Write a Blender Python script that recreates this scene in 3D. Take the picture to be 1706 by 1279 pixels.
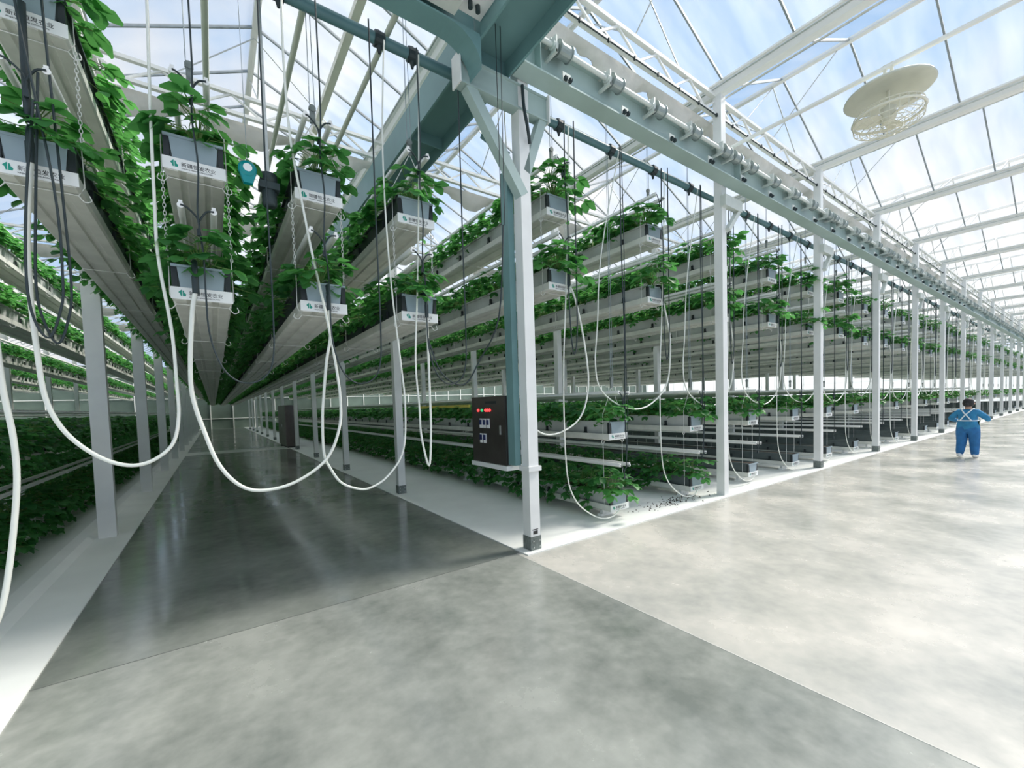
import bpy, bmesh, math, random
from mathutils import Vector, Matrix

random.seed(7)
scene = bpy.context.scene
for o in list(bpy.data.objects):
    bpy.data.objects.remove(o)
COL = scene.collection

# ------------------------------------------------------------------ camera
H = 1.7
YAW, PITCH, ROLL = math.radians(35.2845), math.radians(-2.4119), math.radians(-1.7718)
F = Vector((math.sin(YAW) * math.cos(PITCH), math.cos(YAW) * math.cos(PITCH), math.sin(PITCH)))
R0 = Vector((math.cos(YAW), -math.sin(YAW), 0))
U0 = R0.cross(F)
RR = R0 * math.cos(ROLL) + U0 * math.sin(ROLL)
UU = -R0 * math.sin(ROLL) + U0 * math.cos(ROLL)
CAM = Vector((-2.7968, -3.7191, H))
cam_data = bpy.data.cameras.new('camera')
cam = bpy.data.objects.new('camera', cam_data)
COL.objects.link(cam)
cam.matrix_world = Matrix(((RR.x, UU.x, -F.x, CAM.x), (RR.y, UU.y, -F.y, CAM.y), (RR.z, UU.z, -F.z, CAM.z), (0, 0, 0, 1)))
cam_data.sensor_fit = 'HORIZONTAL'
cam_data.sensor_width = 36.0
cam_data.lens = 700.78 / 1706 * 36.0
cam_data.shift_x = 0.0
cam_data.shift_y = (703.43 - 639.5) / 1706
cam_data.clip_start = 0.05
cam_data.clip_end = 400
scene.camera = cam

# ------------------------------------------------------------------ sky, sun, exposure
world = bpy.data.worlds.new('sky')
scene.world = world
world.use_nodes = True
nt = world.node_tree
nt.nodes.clear()
w_out = nt.nodes.new('ShaderNodeOutputWorld')
w_bg = nt.nodes.new('ShaderNodeBackground')
w_tc = nt.nodes.new('ShaderNodeTexCoord')
w_noise = nt.nodes.new('ShaderNodeTexNoise')
w_noise.inputs['Scale'].default_value = 3.2
w_noise.inputs['Detail'].default_value = 5
w_noise.inputs['Roughness'].default_value = 0.5
w_ramp = nt.nodes.new('ShaderNodeValToRGB')
w_ramp.color_ramp.elements[0].position = 0.40
w_ramp.color_ramp.elements[0].color = (0.36, 0.60, 0.94, 1)
w_ramp.color_ramp.elements[1].position = 0.62
w_ramp.color_ramp.elements[1].color = (0.98, 0.955, 0.94, 1)
nt.links.new(w_tc.outputs['Generated'], w_noise.inputs['Vector'])
nt.links.new(w_noise.outputs['Fac'], w_ramp.inputs['Fac'])
nt.links.new(w_ramp.outputs['Color'], w_bg.inputs['Color'])
w_bg.inputs['Strength'].default_value = 0.62
nt.links.new(w_bg.outputs['Background'], w_out.inputs['Surface'])

sun_d = bpy.data.lights.new('sun', 'SUN')
sun_d.energy = 5.2
sun_d.angle = math.radians(18)
sun_d.color = (1.0, 0.93, 0.83)
sun = bpy.data.objects.new('sun', sun_d)
COL.objects.link(sun)
sun.location = (6, -10, 14)
SUN_FROM = Vector((0.80, -0.15, 0.82))
sun.rotation_euler = SUN_FROM.to_track_quat('Z', 'Y').to_euler()

vs = scene.view_settings
vs.view_transform = 'Standard'
vs.look = 'None'
vs.exposure = 0.6
vs.gamma = 1.0
vs.use_curve_mapping = False


# ------------------------------------------------------------------ materials
def mat(name, col, rough=0.5, metal=0.0, var=0.0, vscale=8.0, bump=0.0, bscale=40.0, spec=0.5, emis=None):
    m = bpy.data.materials.new(name)
    m.use_nodes = True
    t = m.node_tree
    b = t.nodes['Principled BSDF']
    b.inputs['Base Color'].default_value = (*col, 1)
    b.inputs['Roughness'].default_value = rough
    b.inputs['Metallic'].default_value = metal
    b.inputs['Specular IOR Level'].default_value = spec
    tc = t.nodes.new('ShaderNodeTexCoord')
    n = t.nodes.new('ShaderNodeTexNoise')
    n.inputs['Scale'].default_value = vscale
    n.inputs['Detail'].default_value = 4
    t.links.new(tc.outputs['Object'], n.inputs['Vector'])
    if var > 0:
        r = t.nodes.new('ShaderNodeValToRGB')
        r.color_ramp.elements[0].position = 0.3
        r.color_ramp.elements[1].position = 0.7
        r.color_ramp.elements[0].color = (*[c * (1 - var) for c in col], 1)
        r.color_ramp.elements[1].color = (*[min(1, c * (1 + var * 0.6)) for c in col], 1)
        t.links.new(n.outputs['Fac'], r.inputs['Fac'])
        t.links.new(r.outputs['Color'], b.inputs['Base Color'])
    if bump > 0:
        n2 = t.nodes.new('ShaderNodeTexNoise')
        n2.inputs['Scale'].default_value = bscale
        t.links.new(tc.outputs['Object'], n2.inputs['Vector'])
        bp = t.nodes.new('ShaderNodeBump')
        bp.inputs['Strength'].default_value = bump
        bp.inputs['Distance'].default_value = 0.02
        t.links.new(n2.outputs['Fac'], bp.inputs['Height'])
        t.links.new(bp.outputs['Normal'], b.inputs['Normal'])
    if emis:
        b.inputs['Emission Color'].default_value = (*emis[:3], 1)
        b.inputs['Emission Strength'].default_value = emis[3]
    return m


M = {}
M['white_paint'] = mat('white_paint', (0.80, 0.81, 0.80), 0.38, var=0.06, vscale=3)
M['teal_paint_and_shade'] = mat('grey_green_paint_and_shade', (0.155, 0.29, 0.295), 0.42, var=0.10, vscale=2)  # teal shade of the beams put into the colour; duct's own tone too
M['roof_paint'] = mat('roof_white_paint', (0.86, 0.86, 0.83), 0.4, var=0.05, vscale=2)
M['galv'] = mat('galvanised_steel', (0.55, 0.58, 0.57), 0.35, 0.7, var=0.15, vscale=12)
M['bar'] = mat('glazing_bar_alu', (0.30, 0.34, 0.36), 0.45, 0.2, var=0.2, vscale=10)
M['zinc'] = mat('dull_zinc', (0.20, 0.23, 0.22), 0.5, 0.4, var=0.3, vscale=20)
M['gutter'] = mat('gutter_sheet', (0.74, 0.74, 0.69), 0.42, 0.10, var=0.12, vscale=5)
M['planter'] = mat('planter_plastic', (0.54, 0.56, 0.55), 0.5, var=0.12, vscale=4)
M['planter_dark'] = mat('planter_dark_tone', (0.045, 0.06, 0.062), 0.5, var=0.25, vscale=4)  # darker tone of the planters over and beside the left aisle
M['end_grey'] = mat('end_cap_plastic', (0.30, 0.38, 0.43), 0.45, var=0.08, vscale=6)
M['film_black'] = mat('black_plastic', (0.018, 0.024, 0.028), 0.45)
M['soil'] = mat('soil', (0.05, 0.035, 0.025), 0.9, var=0.4, vscale=60, bump=0.5)
M['plate'] = mat('nameplate_white', (0.86, 0.87, 0.86), 0.4, var=0.03)
M['logo'] = mat('logo_green', (0.01, 0.30, 0.22), 0.5)
M['ink'] = mat('lettering_ink', (0.03, 0.03, 0.03), 0.6)
M['hose'] = mat('white_hose', (0.80, 0.82, 0.76), 0.35, var=0.04)
M['cable'] = mat('black_cable', (0.02, 0.035, 0.04), 0.5)
M['wire'] = mat('steel_wire', (0.35, 0.40, 0.42), 0.35, 0.8)
M['wire_white'] = mat('white_wire', (0.75, 0.76, 0.73), 0.4)
M['header'] = mat('header_pipe_pvc', (0.10, 0.21, 0.23), 0.4, var=0.15, vscale=3)
M['pipe'] = mat('cream_pipe', (0.60, 0.64, 0.55), 0.4, var=0.08, vscale=3)
M['led'] = mat('light_tube_plastic', (0.88, 0.88, 0.86), 0.35)
M['beam_pale_shade'] = mat('pale_green_shade_paint', (0.40, 0.51, 0.49), 0.42, var=0.10, vscale=2)  # green shade on the long beam and corner crosshead put into this colour
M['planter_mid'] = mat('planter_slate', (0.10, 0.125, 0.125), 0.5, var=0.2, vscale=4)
M['far_wall'] = mat('far_wall_dimmed', (0.13, 0.18, 0.15), 0.6, var=0.3, vscale=0.5)  # wall colour darkened so the aisle end stays dim
M['cloth'] = mat('screen_cloth', (0.70, 0.67, 0.61), 0.85, var=0.08, vscale=6, bump=0.3, bscale=14)
M['steel_dark'] = mat('brushed_steel', (0.13, 0.115, 0.11), 0.28, 0.75, var=0.12, vscale=5)
M['red'] = mat('red_lamp', (0.8, 0.03, 0.04), 0.3, emis=(1, 0.05, 0.05, 1.5))
M['green_lamp'] = mat('green_lamp', (0.02, 0.5, 0.15), 0.3, emis=(0.05, 0.8, 0.3, 0.4))
M['navy'] = mat('navy_switch', (0.02, 0.03, 0.12), 0.4)
M['cream'] = mat('cream_enamel', (0.78, 0.76, 0.64), 0.45, var=0.05)
M['fan_dish'] = mat('fan_dish_enamel', (0.62, 0.63, 0.54), 0.5, var=0.05)
M['teal_plastic'] = mat('teal_plastic', (0.0, 0.26, 0.28), 0.35)
M['motor_dark'] = mat('motor_dark', (0.04, 0.06, 0.065), 0.5, var=0.2)
M['drum'] = mat('drum_steel', (0.30, 0.35, 0.34), 0.45, 0.4, var=0.15)
M['winch_paint'] = mat('winch_paint', (0.62, 0.66, 0.62), 0.42, 0.1, var=0.08)
M['yellow'] = mat('yellow_strip', (0.75, 0.62, 0.12), 0.5)
M['jacket'] = mat('blue_jacket', (0.035, 0.24, 0.46), 0.8, var=0.2, vscale=10)
M['trousers'] = mat('blue_trousers', (0.025, 0.16, 0.40), 0.8, var=0.25, vscale=8)
M['skin'] = mat('skin', (0.55, 0.34, 0.25), 0.6)
M['hair'] = mat('dark_hair', (0.02, 0.018, 0.018), 0.6)
M['shoe'] = mat('white_shoe', (0.85, 0.84, 0.8), 0.6)
M['strap'] = mat('white_strap', (0.8, 0.86, 0.9), 0.7)
M['apron'] = mat('dark_apron', (0.02, 0.10, 0.08), 0.8)
M['sealant'] = mat('joint_sealant', (0.10, 0.11, 0.10), 0.8)
M['sealant_pale'] = mat('pale_joint_sealant', (0.50, 0.50, 0.47), 0.7)
M['stem'] = mat('plant_stem', (0.17, 0.30, 0.08), 0.6)


def leaf_material(name, c1, c2, tr):
    m = bpy.data.materials.new(name)
    m.use_nodes = True
    t = m.node_tree
    t.nodes.clear()
    out = t.nodes.new('ShaderNodeOutputMaterial')
    geo = t.nodes.new('ShaderNodeNewGeometry')
    ramp = t.nodes.new('ShaderNodeValToRGB')
    ramp.color_ramp.elements[0].color = (*c1, 1)
    ramp.color_ramp.elements[1].color = (*c2, 1)
    p = t.nodes.new('ShaderNodeBsdfPrincipled')
    p.inputs['Roughness'].default_value = 0.42
    p.inputs['Specular IOR Level'].default_value = 0.4
    tl = t.nodes.new('ShaderNodeBsdfTranslucent')
    tl.inputs['Color'].default_value = (*tr, 1)
    mx = t.nodes.new('ShaderNodeMixShader')
    mx.inputs[0].default_value = 0.5
    t.links.new(geo.outputs['Random Per Island'], ramp.inputs['Fac'])
    t.links.new(ramp.outputs['Color'], p.inputs['Base Color'])
    t.links.new(p.outputs[0], mx.inputs[1])
    t.links.new(tl.outputs[0], mx.inputs[2])
    t.links.new(mx.outputs[0], out.inputs['Surface'])
    return m


M['leaf'] = leaf_material('strawberry_leaf', (0.012, 0.080, 0.036), (0.045, 0.19, 0.055), (0.15, 0.48, 0.11))


def glass_material():
    m = bpy.data.materials.new('hazy_roof_glass')
    m.use_nodes = True
    t = m.node_tree
    t.nodes.clear()
    out = t.nodes.new('ShaderNodeOutputMaterial')
    tr = t.nodes.new('ShaderNodeBsdfTransparent')
    tr.inputs['Color'].default_value = (0.97, 0.985, 1.0, 1)
    tl = t.nodes.new('ShaderNodeBsdfTranslucent')
    tl.inputs['Color'].default_value = (0.95, 0.93, 0.88, 1)
    gl = t.nodes.new('ShaderNodeBsdfGlossy')
    gl.inputs['Roughness'].default_value = 0.15
    a = t.nodes.new('ShaderNodeMixShader')
    b = t.nodes.new('ShaderNodeMixShader')
    # streaks of stronger translucency across the panes
    tc = t.nodes.new('ShaderNodeTexCoord')
    mp = t.nodes.new('ShaderNodeMapping')
    mp.inputs['Scale'].default_value = (0.4, 2.5, 0.4)
    n = t.nodes.new('ShaderNodeTexNoise')
    n.inputs['Scale'].default_value = 1.3
    n.inputs['Detail'].default_value = 3
    r = t.nodes.new('ShaderNodeMapRange')
    r.inputs['From Min'].default_value = 0.35
    r.inputs['From Max'].default_value = 0.7
    r.inputs['To Min'].default_value = 0.05
    r.inputs['To Max'].default_value = 0.10
    t.links.new(tc.outputs['Object'], mp.inputs['Vector'])
    t.links.new(mp.outputs[0], n.inputs['Vector'])
    t.links.new(n.outputs['Fac'], r.inputs['Value'])
    t.links.new(r.outputs[0], a.inputs[0])
    t.links.new(tr.outputs[0], a.inputs[1])
    t.links.new(tl.outputs[0], a.inputs[2])
    b.inputs[0].default_value = 0.02
    t.links.new(a.outputs[0], b.inputs[1])
    t.links.new(gl.outputs[0], b.inputs[2])
    t.links.new(b.outputs[0], out.inputs['Surface'])
    return m


M['glass'] = glass_material()


def concrete_material(name, ca, cb, r0, r1):
    m = bpy.data.materials.new(name)
    m.use_nodes = True
    t = m.node_tree
    b = t.nodes['Principled BSDF']
    tc = t.nodes.new('ShaderNodeTexCoord')
    n1 = t.nodes.new('ShaderNodeTexNoise')
    n1.inputs['Scale'].default_value = 0.9
    n1.inputs['Detail'].default_value = 8
    n1.inputs['Roughness'].default_value = 0.62
    n2 = t.nodes.new('ShaderNodeTexNoise')
    n2.inputs['Scale'].default_value = 9
    n2.inputs['Detail'].default_value = 6
    t.links.new(tc.outputs['Object'], n1.inputs['Vector'])
    t.links.new(tc.outputs['Object'], n2.inputs['Vector'])
    ramp = t.nodes.new('ShaderNodeValToRGB')
    ramp.color_ramp.elements[0].position = 0.32
    ramp.color_ramp.elements[0].color = (*ca, 1)
    ramp.color_ramp.elements[1].position = 0.68
    ramp.color_ramp.elements[1].color = (*cb, 1)
    mixv = t.nodes.new('ShaderNodeMath')
    mixv.operation = 'MULTIPLY_ADD'
    mixv.inputs[1].default_value = 0.25
    sub = t.nodes.new('ShaderNodeMath')
    sub.operation = 'SUBTRACT'
    sub.inputs[1].default_value = 0.125
    t.links.new(n2.outputs['Fac'], mixv.inputs[0])
    t.links.new(n1.outputs['Fac'], mixv.inputs[2])
    t.links.new(mixv.outputs[0], sub.inputs[0])
    t.links.new(sub.outputs[0], ramp.inputs['Fac'])
    t.links.new(ramp.outputs['Color'], b.inputs['Base Color'])
    rr = t.nodes.new('ShaderNodeMapRange')
    rr.inputs['From Min'].default_value = 0.35
    rr.inputs['From Max'].default_value = 0.65
    rr.inputs['To Min'].default_value = r0
    rr.inputs['To Max'].default_value = r1
    t.links.new(n1.outputs['Fac'], rr.inputs['Value'])
    t.links.new(rr.outputs[0], b.inputs['Roughness'])
    b.inputs['Specular IOR Level'].default_value = 0.6
    bp = t.nodes.new('ShaderNodeBump')
    bp.inputs['Strength'].default_value = 0.05
    bp.inputs['Distance'].default_value = 0.01
    t.links.new(n2.outputs['Fac'], bp.inputs['Height'])
    t.links.new(bp.outputs[0], b.inputs['Normal'])
    return m


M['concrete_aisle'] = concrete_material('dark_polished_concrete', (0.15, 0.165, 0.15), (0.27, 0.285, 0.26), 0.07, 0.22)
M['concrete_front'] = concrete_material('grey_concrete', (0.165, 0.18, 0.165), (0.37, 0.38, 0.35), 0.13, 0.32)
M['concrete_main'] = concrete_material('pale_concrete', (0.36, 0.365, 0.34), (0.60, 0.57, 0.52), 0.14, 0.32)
M['ground_cover'] = mat('white_ground_cover', (0.82, 0.83, 0.80), 0.6, var=0.06, vscale=1.5, bump=0.15, bscale=6)


def wall_material():
    m = mat('end_wall_sheet', (0.85, 0.87, 0.86), 0.5, var=0.04, vscale=1)
    t = m.node_tree
    b = t.nodes['Principled BSDF']
    out = [n for n in t.nodes if n.type == 'OUTPUT_MATERIAL'][0]
    tl = t.nodes.new('ShaderNodeBsdfTranslucent')
    tl.inputs['Color'].default_value = (0.9, 0.92, 0.92, 1)
    mx = t.nodes.new('ShaderNodeMixShader')
    mx.inputs[0].default_value = 0.6
    t.links.new(b.outputs[0], mx.inputs[1])
    t.links.new(tl.outputs[0], mx.inputs[2])
    t.links.new(mx.outputs[0], out.inputs['Surface'])
    return m


M['wall'] = wall_material()


# ------------------------------------------------------------------ mesh helpers
class MB:
    def __init__(self):
        self.v = []
        self.f = []
        self.s = []

    def add(self, vs_, fs, smooth=False):
        k = len(self.v)
        self.v += [tuple(p) for p in vs_]
        self.f += [tuple(i + k for i in f) for f in fs]
        self.s += [smooth] * len(fs)
        return self

    def box(self, x0, x1, y0, y1, z0, z1):
        v = [(x, y, z) for z in (z0, z1) for y in (y0, y1) for x in (x0, x1)]
        return self.add(v, [(0, 2, 3, 1), (4, 5, 7, 6), (0, 1, 5, 4), (2, 6, 7, 3), (0, 4, 6, 2), (1, 3, 7, 5)])

    def beam(self, a, b, w, h, up=(0, 0, 1)):
        a, b = Vector(a), Vector(b)
        d = (b - a).normalized()
        u = Vector(up)
        if abs(d.dot(u)) > 0.97:
            u = Vector((1, 0, 0))
        s = d.cross(u).normalized() * (w / 2)
        t = s.cross(d).normalized() * (h / 2)
        v = [p + i * s + j * t for p in (a, b) for i, j in ((-1, -1), (1, -1), (1, 1), (-1, 1))]
        return self.add(v, [(3, 2, 1, 0), (4, 5, 6, 7), (0, 1, 5, 4), (1, 2, 6, 5), (2, 3, 7, 6), (3, 0, 4, 7)])

    def prism(self, outline, y0, y1):
        """outline: (x, z) polygon extruded along y"""
        n = len(outline)
        v = [(x, y0, z) for x, z in outline] + [(x, y1, z) for x, z in outline]
        fs = [tuple(range(n)), tuple(range(2 * n - 1, n - 1, -1))]
        fs += [(i, i + n, (i + 1) % n + n, (i + 1) % n) for i in range(n)]
        return self.add(v, fs)

    def tube(self, pts, r, n=8, caps=True, r_end=None):
        pts = [Vector(p) for p in pts]
        m = len(pts)
        rings = []
        prev = None
        for i in range(m):
            d = (pts[min(i + 1, m - 1)] - pts[max(i - 1, 0)]).normalized()
            if prev is None:
                a = Vector((0, 0, 1)) if abs(d.z) < 0.9 else Vector((1, 0, 0))
                s = d.cross(a).normalized()
            else:
                s = (prev - d * prev.dot(d)).normalized()
            prev = s
            t = d.cross(s)
            rad = r if r_end is None else r + (r_end - r) * i / (m - 1)
            rings.append([pts[i] + (s * math.cos(2 * math.pi * k / n) + t * math.sin(2 * math.pi * k / n)) * rad for k in range(n)])
        v = [p for ring in rings for p in ring]
        fs = []
        for i in range(m - 1):
            for k in range(n):
                fs.append((i * n + k, i * n + (k + 1) % n, (i + 1) * n + (k + 1) % n, (i + 1) * n + k))
        self.add(v, fs, True)
        if caps:
            self.add(rings[0], [tuple(range(n - 1, -1, -1))])
            self.add(rings[-1], [tuple(range(n))])
        return self

    def lathe(self, prof, n=20, centre=(0, 0, 0), axis='z', smooth=True):
        c = Vector(centre)
        v = []
        for r, h in prof:
            for k in range(n):
                a = 2 * math.pi * k / n
                if axis == 'z':
                    p = Vector((r * math.cos(a), r * math.sin(a), h))
                elif axis == 'x':
                    p = Vector((h, r * math.cos(a), r * math.sin(a)))
                else:
                    p = Vector((r * math.sin(a), h, r * math.cos(a)))
                v.append(p + c)
        fs = []
        for i in range(len(prof) - 1):
            for k in range(n):
                fs.append((i * n + k, i * n + (k + 1) % n, (i + 1) * n + (k + 1) % n, (i + 1) * n + k))
        return self.add(v, fs, smooth)

    def mesh(self, name, m):
        me = bpy.data.meshes.new(name)
        me.from_pydata(self.v, [], self.f)
        me.polygons.foreach_set('use_smooth', self.s)
        me.materials.append(M[m] if isinstance(m, str) else m)
        me.update()
        return me

    def build(self, name, m, parent=None, loc=(0, 0, 0)):
        return put(name, self.mesh(name, m), parent, loc)


def put(name, me, parent=None, loc=(0, 0, 0), rot=None, scale=None):
    o = bpy.data.objects.new(name, me)
    COL.objects.link(o)
    o.location = loc
    if rot:
        o.rotation_euler = rot
    if scale:
        o.scale = scale
    if parent is not None:
        o.parent = parent
    return o


def tag(o, label, cat, group=None, kind=None):
    o['label'] = label
    o['category'] = cat
    if group:
        o['group'] = group
    if kind:
        o['kind'] = kind
    return o


def thing(name, label, cat, loc=(0, 0, 0), group=None, kind=None):
    o = bpy.data.objects.new(name, None)
    COL.objects.link(o)
    o.location = loc
    o.empty_display_size = 0.1
    return tag(o, label, cat, group, kind)


def struct(o, label):
    o['kind'] = 'structure'
    o['label'] = label
    return o


def spline(pts, sub=6):
    P = [Vector(p) for p in pts]
    out = []
    for i in range(len(P) - 1):
        p0, p1, p2, p3 = P[max(i - 1, 0)], P[i], P[i + 1], P[min(i + 2, len(P) - 1)]
        for k in range(sub):
            t = k / sub
            out.append(0.5 * ((2 * p1) + (p2 - p0) * t + (2 * p0 - 5 * p1 + 4 * p2 - p3) * t * t + (3 * p1 - p0 - 3 * p2 + p3) * t ** 3))
    out.append(P[-1])
    return out


ORD = ('first second third fourth fifth sixth seventh eighth ninth tenth eleventh twelfth thirteenth fourteenth fifteenth sixteenth '
       'seventeenth eighteenth nineteenth twentieth').split()
TENS = {2: 'twenty', 3: 'thirty', 4: 'forty', 5: 'fifty', 6: 'sixty', 7: 'seventy'}


def ordn(i):
    """1-based ordinal word"""
    if i <= 20:
        return ORD[i - 1]
    t, u = divmod(i, 10)
    if u == 0:
        return TENS[t][:-1] + 'ieth'
    return TENS[t] + '-' + ORD[u - 1]


GX = lambda i: 0.177 + 4.252 * i
GY = lambda j: 0.147 + 4.233 * j
X_END, Y_END, X_LEFT, Y_BACK = 74.0, 54.0, -22.0, -9.5

# ------------------------------------------------------------------ floor, ground cover, end walls
fl = bpy.data.objects.new('floor', None)
COL.objects.link(fl)
struct(fl, 'polished concrete floor of both aisles')
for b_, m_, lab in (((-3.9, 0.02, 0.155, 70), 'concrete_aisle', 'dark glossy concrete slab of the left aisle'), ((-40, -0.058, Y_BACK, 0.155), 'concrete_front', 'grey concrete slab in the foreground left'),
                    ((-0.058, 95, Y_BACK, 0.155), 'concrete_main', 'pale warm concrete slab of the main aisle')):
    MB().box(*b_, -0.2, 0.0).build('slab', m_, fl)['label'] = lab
g = MB().box(0, X_END, 0, Y_END, 0.0, 0.012).build('floor_cover', 'ground_cover')
struct(g, 'white ground cover under the planter rows right of the left aisle')
gl = MB()
prof = [(-22, 0), (-22, 0.05), (-4.62, 0.05), (-4.42, 0.075), (-4.30, 0.06), (-4.22, 0.02), (-3.828, 0.012), (-3.828, 0)]
gl.prism(prof[::-1], Y_BACK, Y_END)
g2 = gl.build('floor_cover', 'ground_cover')
struct(g2, 'white ground cover under the planter rows left of the left aisle')
cr = MB().box(-3.828, 0.0, 18.1, 19.7, 0.0, 0.006).build('trim_1', 'ground_cover')  # thin white strip laid over the far aisle floor
struct(cr, 'white strip crossing the far part of the left aisle')
jt = MB().box(-3.828, -0.02, 0.152, 0.158, 0.0, 0.0015).build('trim_2', 'sealant')
struct(jt, 'dark expansion joint across the left aisle floor')
jt = MB().box(-0.062, -0.054, Y_BACK, -0.01, 0.0, 0.0015).build('trim_3', 'sealant_pale')
struct(jt, 'thin floor joint running from the corner across the main aisle')

for nm, lab, b in (('wall_far', 'end wall beyond the left aisle, darkened to keep the aisle end dim', (X_LEFT, X_END, Y_END, Y_END + 0.06)),
                   ('wall_right', 'pale translucent end wall beyond the main aisle', (X_END, X_END + 0.06, Y_BACK, Y_END)),
                   ('wall_left', 'darkened opaque side wall left of the rows', (X_LEFT - 0.06, X_LEFT, Y_BACK, Y_END))):
    w = bpy.data.objects.new(nm, None)
    COL.objects.link(w)
    struct(w, lab)
    MB().box(b[0], b[1], b[2], b[3], 0.0, 6.8).build('sheet', 'wall' if nm == 'wall_right' else 'far_wall', w)
    fr = MB()
    if b[1] - b[0] > 1:
        x = b[0]
        while x < b[1]:
            fr.box(x, x + 0.08, b[2] - 0.08, b[2], 0, 6.8)
            x += 2.1
        for z in (1.1, 3.4, 5.6):
            fr.box(b[0], b[1], b[2] - 0.06, b[2], z, z + 0.07)
    else:
        sx = b[0] - 0.08 if b[0] > 0 else b[1]
        y = b[2]
        while y < b[3]:
            fr.box(sx, sx + 0.08, y, y + 0.08, 0, 6.8)
            y += 2.1
        for z in (1.1, 3.4, 5.6):
            fr.box(sx, sx + 0.06, b[2], b[3], z, z + 0.07)
    fr.build('frame', 'roof_paint', w)

# ------------------------------------------------------------------ roof: panes, glazing bars, ridges, roof gutters
ceil = bpy.data.objects.new('ceiling', None)
COL.objects.link(ceil)
struct(ceil, 'multi-span glass greenhouse roof')
ZG, ZR, HALF = 6.88, 7.86, 2.126
GUT0, GUT1 = -5, 17
BAR = 1.058
slope = math.atan2(ZR - ZG, HALF)
slen = math.hypot(HALF, ZR - ZG)
panes = []
ny = int((Y_END - Y_BACK) / BAR)
for i in range(GUT0, GUT1):
    for side in (0, 1):
        for j in range(ny):
            x = GX(i) + (HALF * 0.5 if side == 0 else HALF * 1.5)
            y = Y_BACK + (j + 0.5) * BAR
            c = Vector((x, y, (ZG + ZR) / 2))
            d = c - CAM
            z = d.dot(F)
            inv = z > 0.6
            u = d.dot(RR) / z if inv else 9
            w = d.dot(UU) / z if inv else 9
            vis = inv and abs(u) < 1.35 and w < 1.15
            panes.append((0 if vis else 1, d.length, i, side, c))
panes.sort(key=lambda p: (p[0], p[1]))
pane_mesh = MB().box(-slen / 2 + 0.03, slen / 2 - 0.03, -BAR / 2 + 0.012, BAR / 2 - 0.012, -0.004, 0.004).mesh('pane', 'glass')
bar_mesh = MB().box(-slen / 2, slen / 2, -0.013, 0.013, -0.02, 0.02).mesh('glazing_bar', 'bar')
rest_g, rest_b = MB(), MB()


def sloped(mb, c, ang, x0, x1, y0, y1, z0, z1):
    ca, sa = math.cos(ang), math.sin(ang)
    v = []
    for z in (z0, z1):
        for y in (y0, y1):
            for x in (x0, x1):
                v.append((c.x + x * ca - z * sa, c.y + y, c.z + x * sa + z * ca))
    mb.add(v, [(0, 2, 3, 1), (4, 5, 7, 6), (0, 1, 5, 4), (2, 6, 7, 3), (0, 4, 6, 2), (1, 3, 7, 5)])


for n, (vis, dist, i, side, c) in enumerate(panes):
    ang = slope if side == 0 else -slope
    cb = c + Vector((0, BAR / 2, 0))
    if n < 290:
        put('pane', pane_mesh, ceil, c, (0, -ang, 0))
        put('glazing_bar', bar_mesh, ceil, cb, (0, -ang, 0))
    else:
        sloped(rest_g, c, ang, -slen / 2 + 0.03, slen / 2 - 0.03, -BAR / 2 + 0.012, BAR / 2 - 0.012, -0.004, 0.004)
        sloped(rest_b, cb, ang, -slen / 2, slen / 2, -0.013, 0.013, -0.02, 0.02)
rest_g.build('distant_panes', 'glass', ceil)['kind'] = 'stuff'
rest_b.build('distant_glazing_bars', 'bar', ceil)['kind'] = 'stuff'
gut_prof = [(-0.15, 0.08), (-0.15, 0.05), (-0.09, 0.04), (-0.075, -0.07), (-0.04, -0.09), (0.04, -0.09), (0.075, -0.07), (0.09, 0.04), (0.15, 0.05), (0.15, 0.08)]
gut_mesh = MB().prism(gut_prof, Y_BACK, Y_END).mesh('roof_gutter', 'roof_paint')
lip = MB()
for s in (-1, 1):
    lip.tube([(s * 0.19, Y_BACK, -0.03), (s * 0.19, Y_END, -0.03)], 0.016, 6)
lip_mesh = lip.mesh('drain_tube', 'galv')
ridge_mesh = MB().prism([(-0.045, -0.04), (0, -0.06), (0.045, -0.04), (0.05, 0.02), (0, 0.05), (-0.05, 0.02)], Y_BACK, Y_END).mesh('ridge_bar', 'roof_paint')
for i in range(GUT0, GUT1 + 1):
    gobj = put('roof_gutter', gut_mesh, ceil, (GX(i), 0, ZG - 0.02))
    put('drain_tube', lip_mesh, gobj)
    if i < GUT1:
        put('ridge_bar', ridge_mesh, ceil, (GX(i) + HALF, 0, ZR))
# thin tie rods spreading up from each truss to the ridge
tie = MB()
for s in (-1, 1):
    tie.tube([(0, 0, 6.84), (s * 0.0 + 0.0, s * 1.06, ZR - 0.05)], 0.010, 5)
    tie.tube([(s * 1.05, 0, 6.84), (0, 0, ZR - 0.05)], 0.010, 5)
tie_mesh = tie.mesh('tie_rods', 'galv')
for i in range(-3, 12):
    for j in range(0, 5):
        put('tie_rods', tie_mesh, ceil, (GX(i) + HALF, GY(j) + 0.05, 0))

# ------------------------------------------------------------------ lattice trusses and folded screens
TR_Z0, TR_Z1 = 6.47, 6.82


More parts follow.
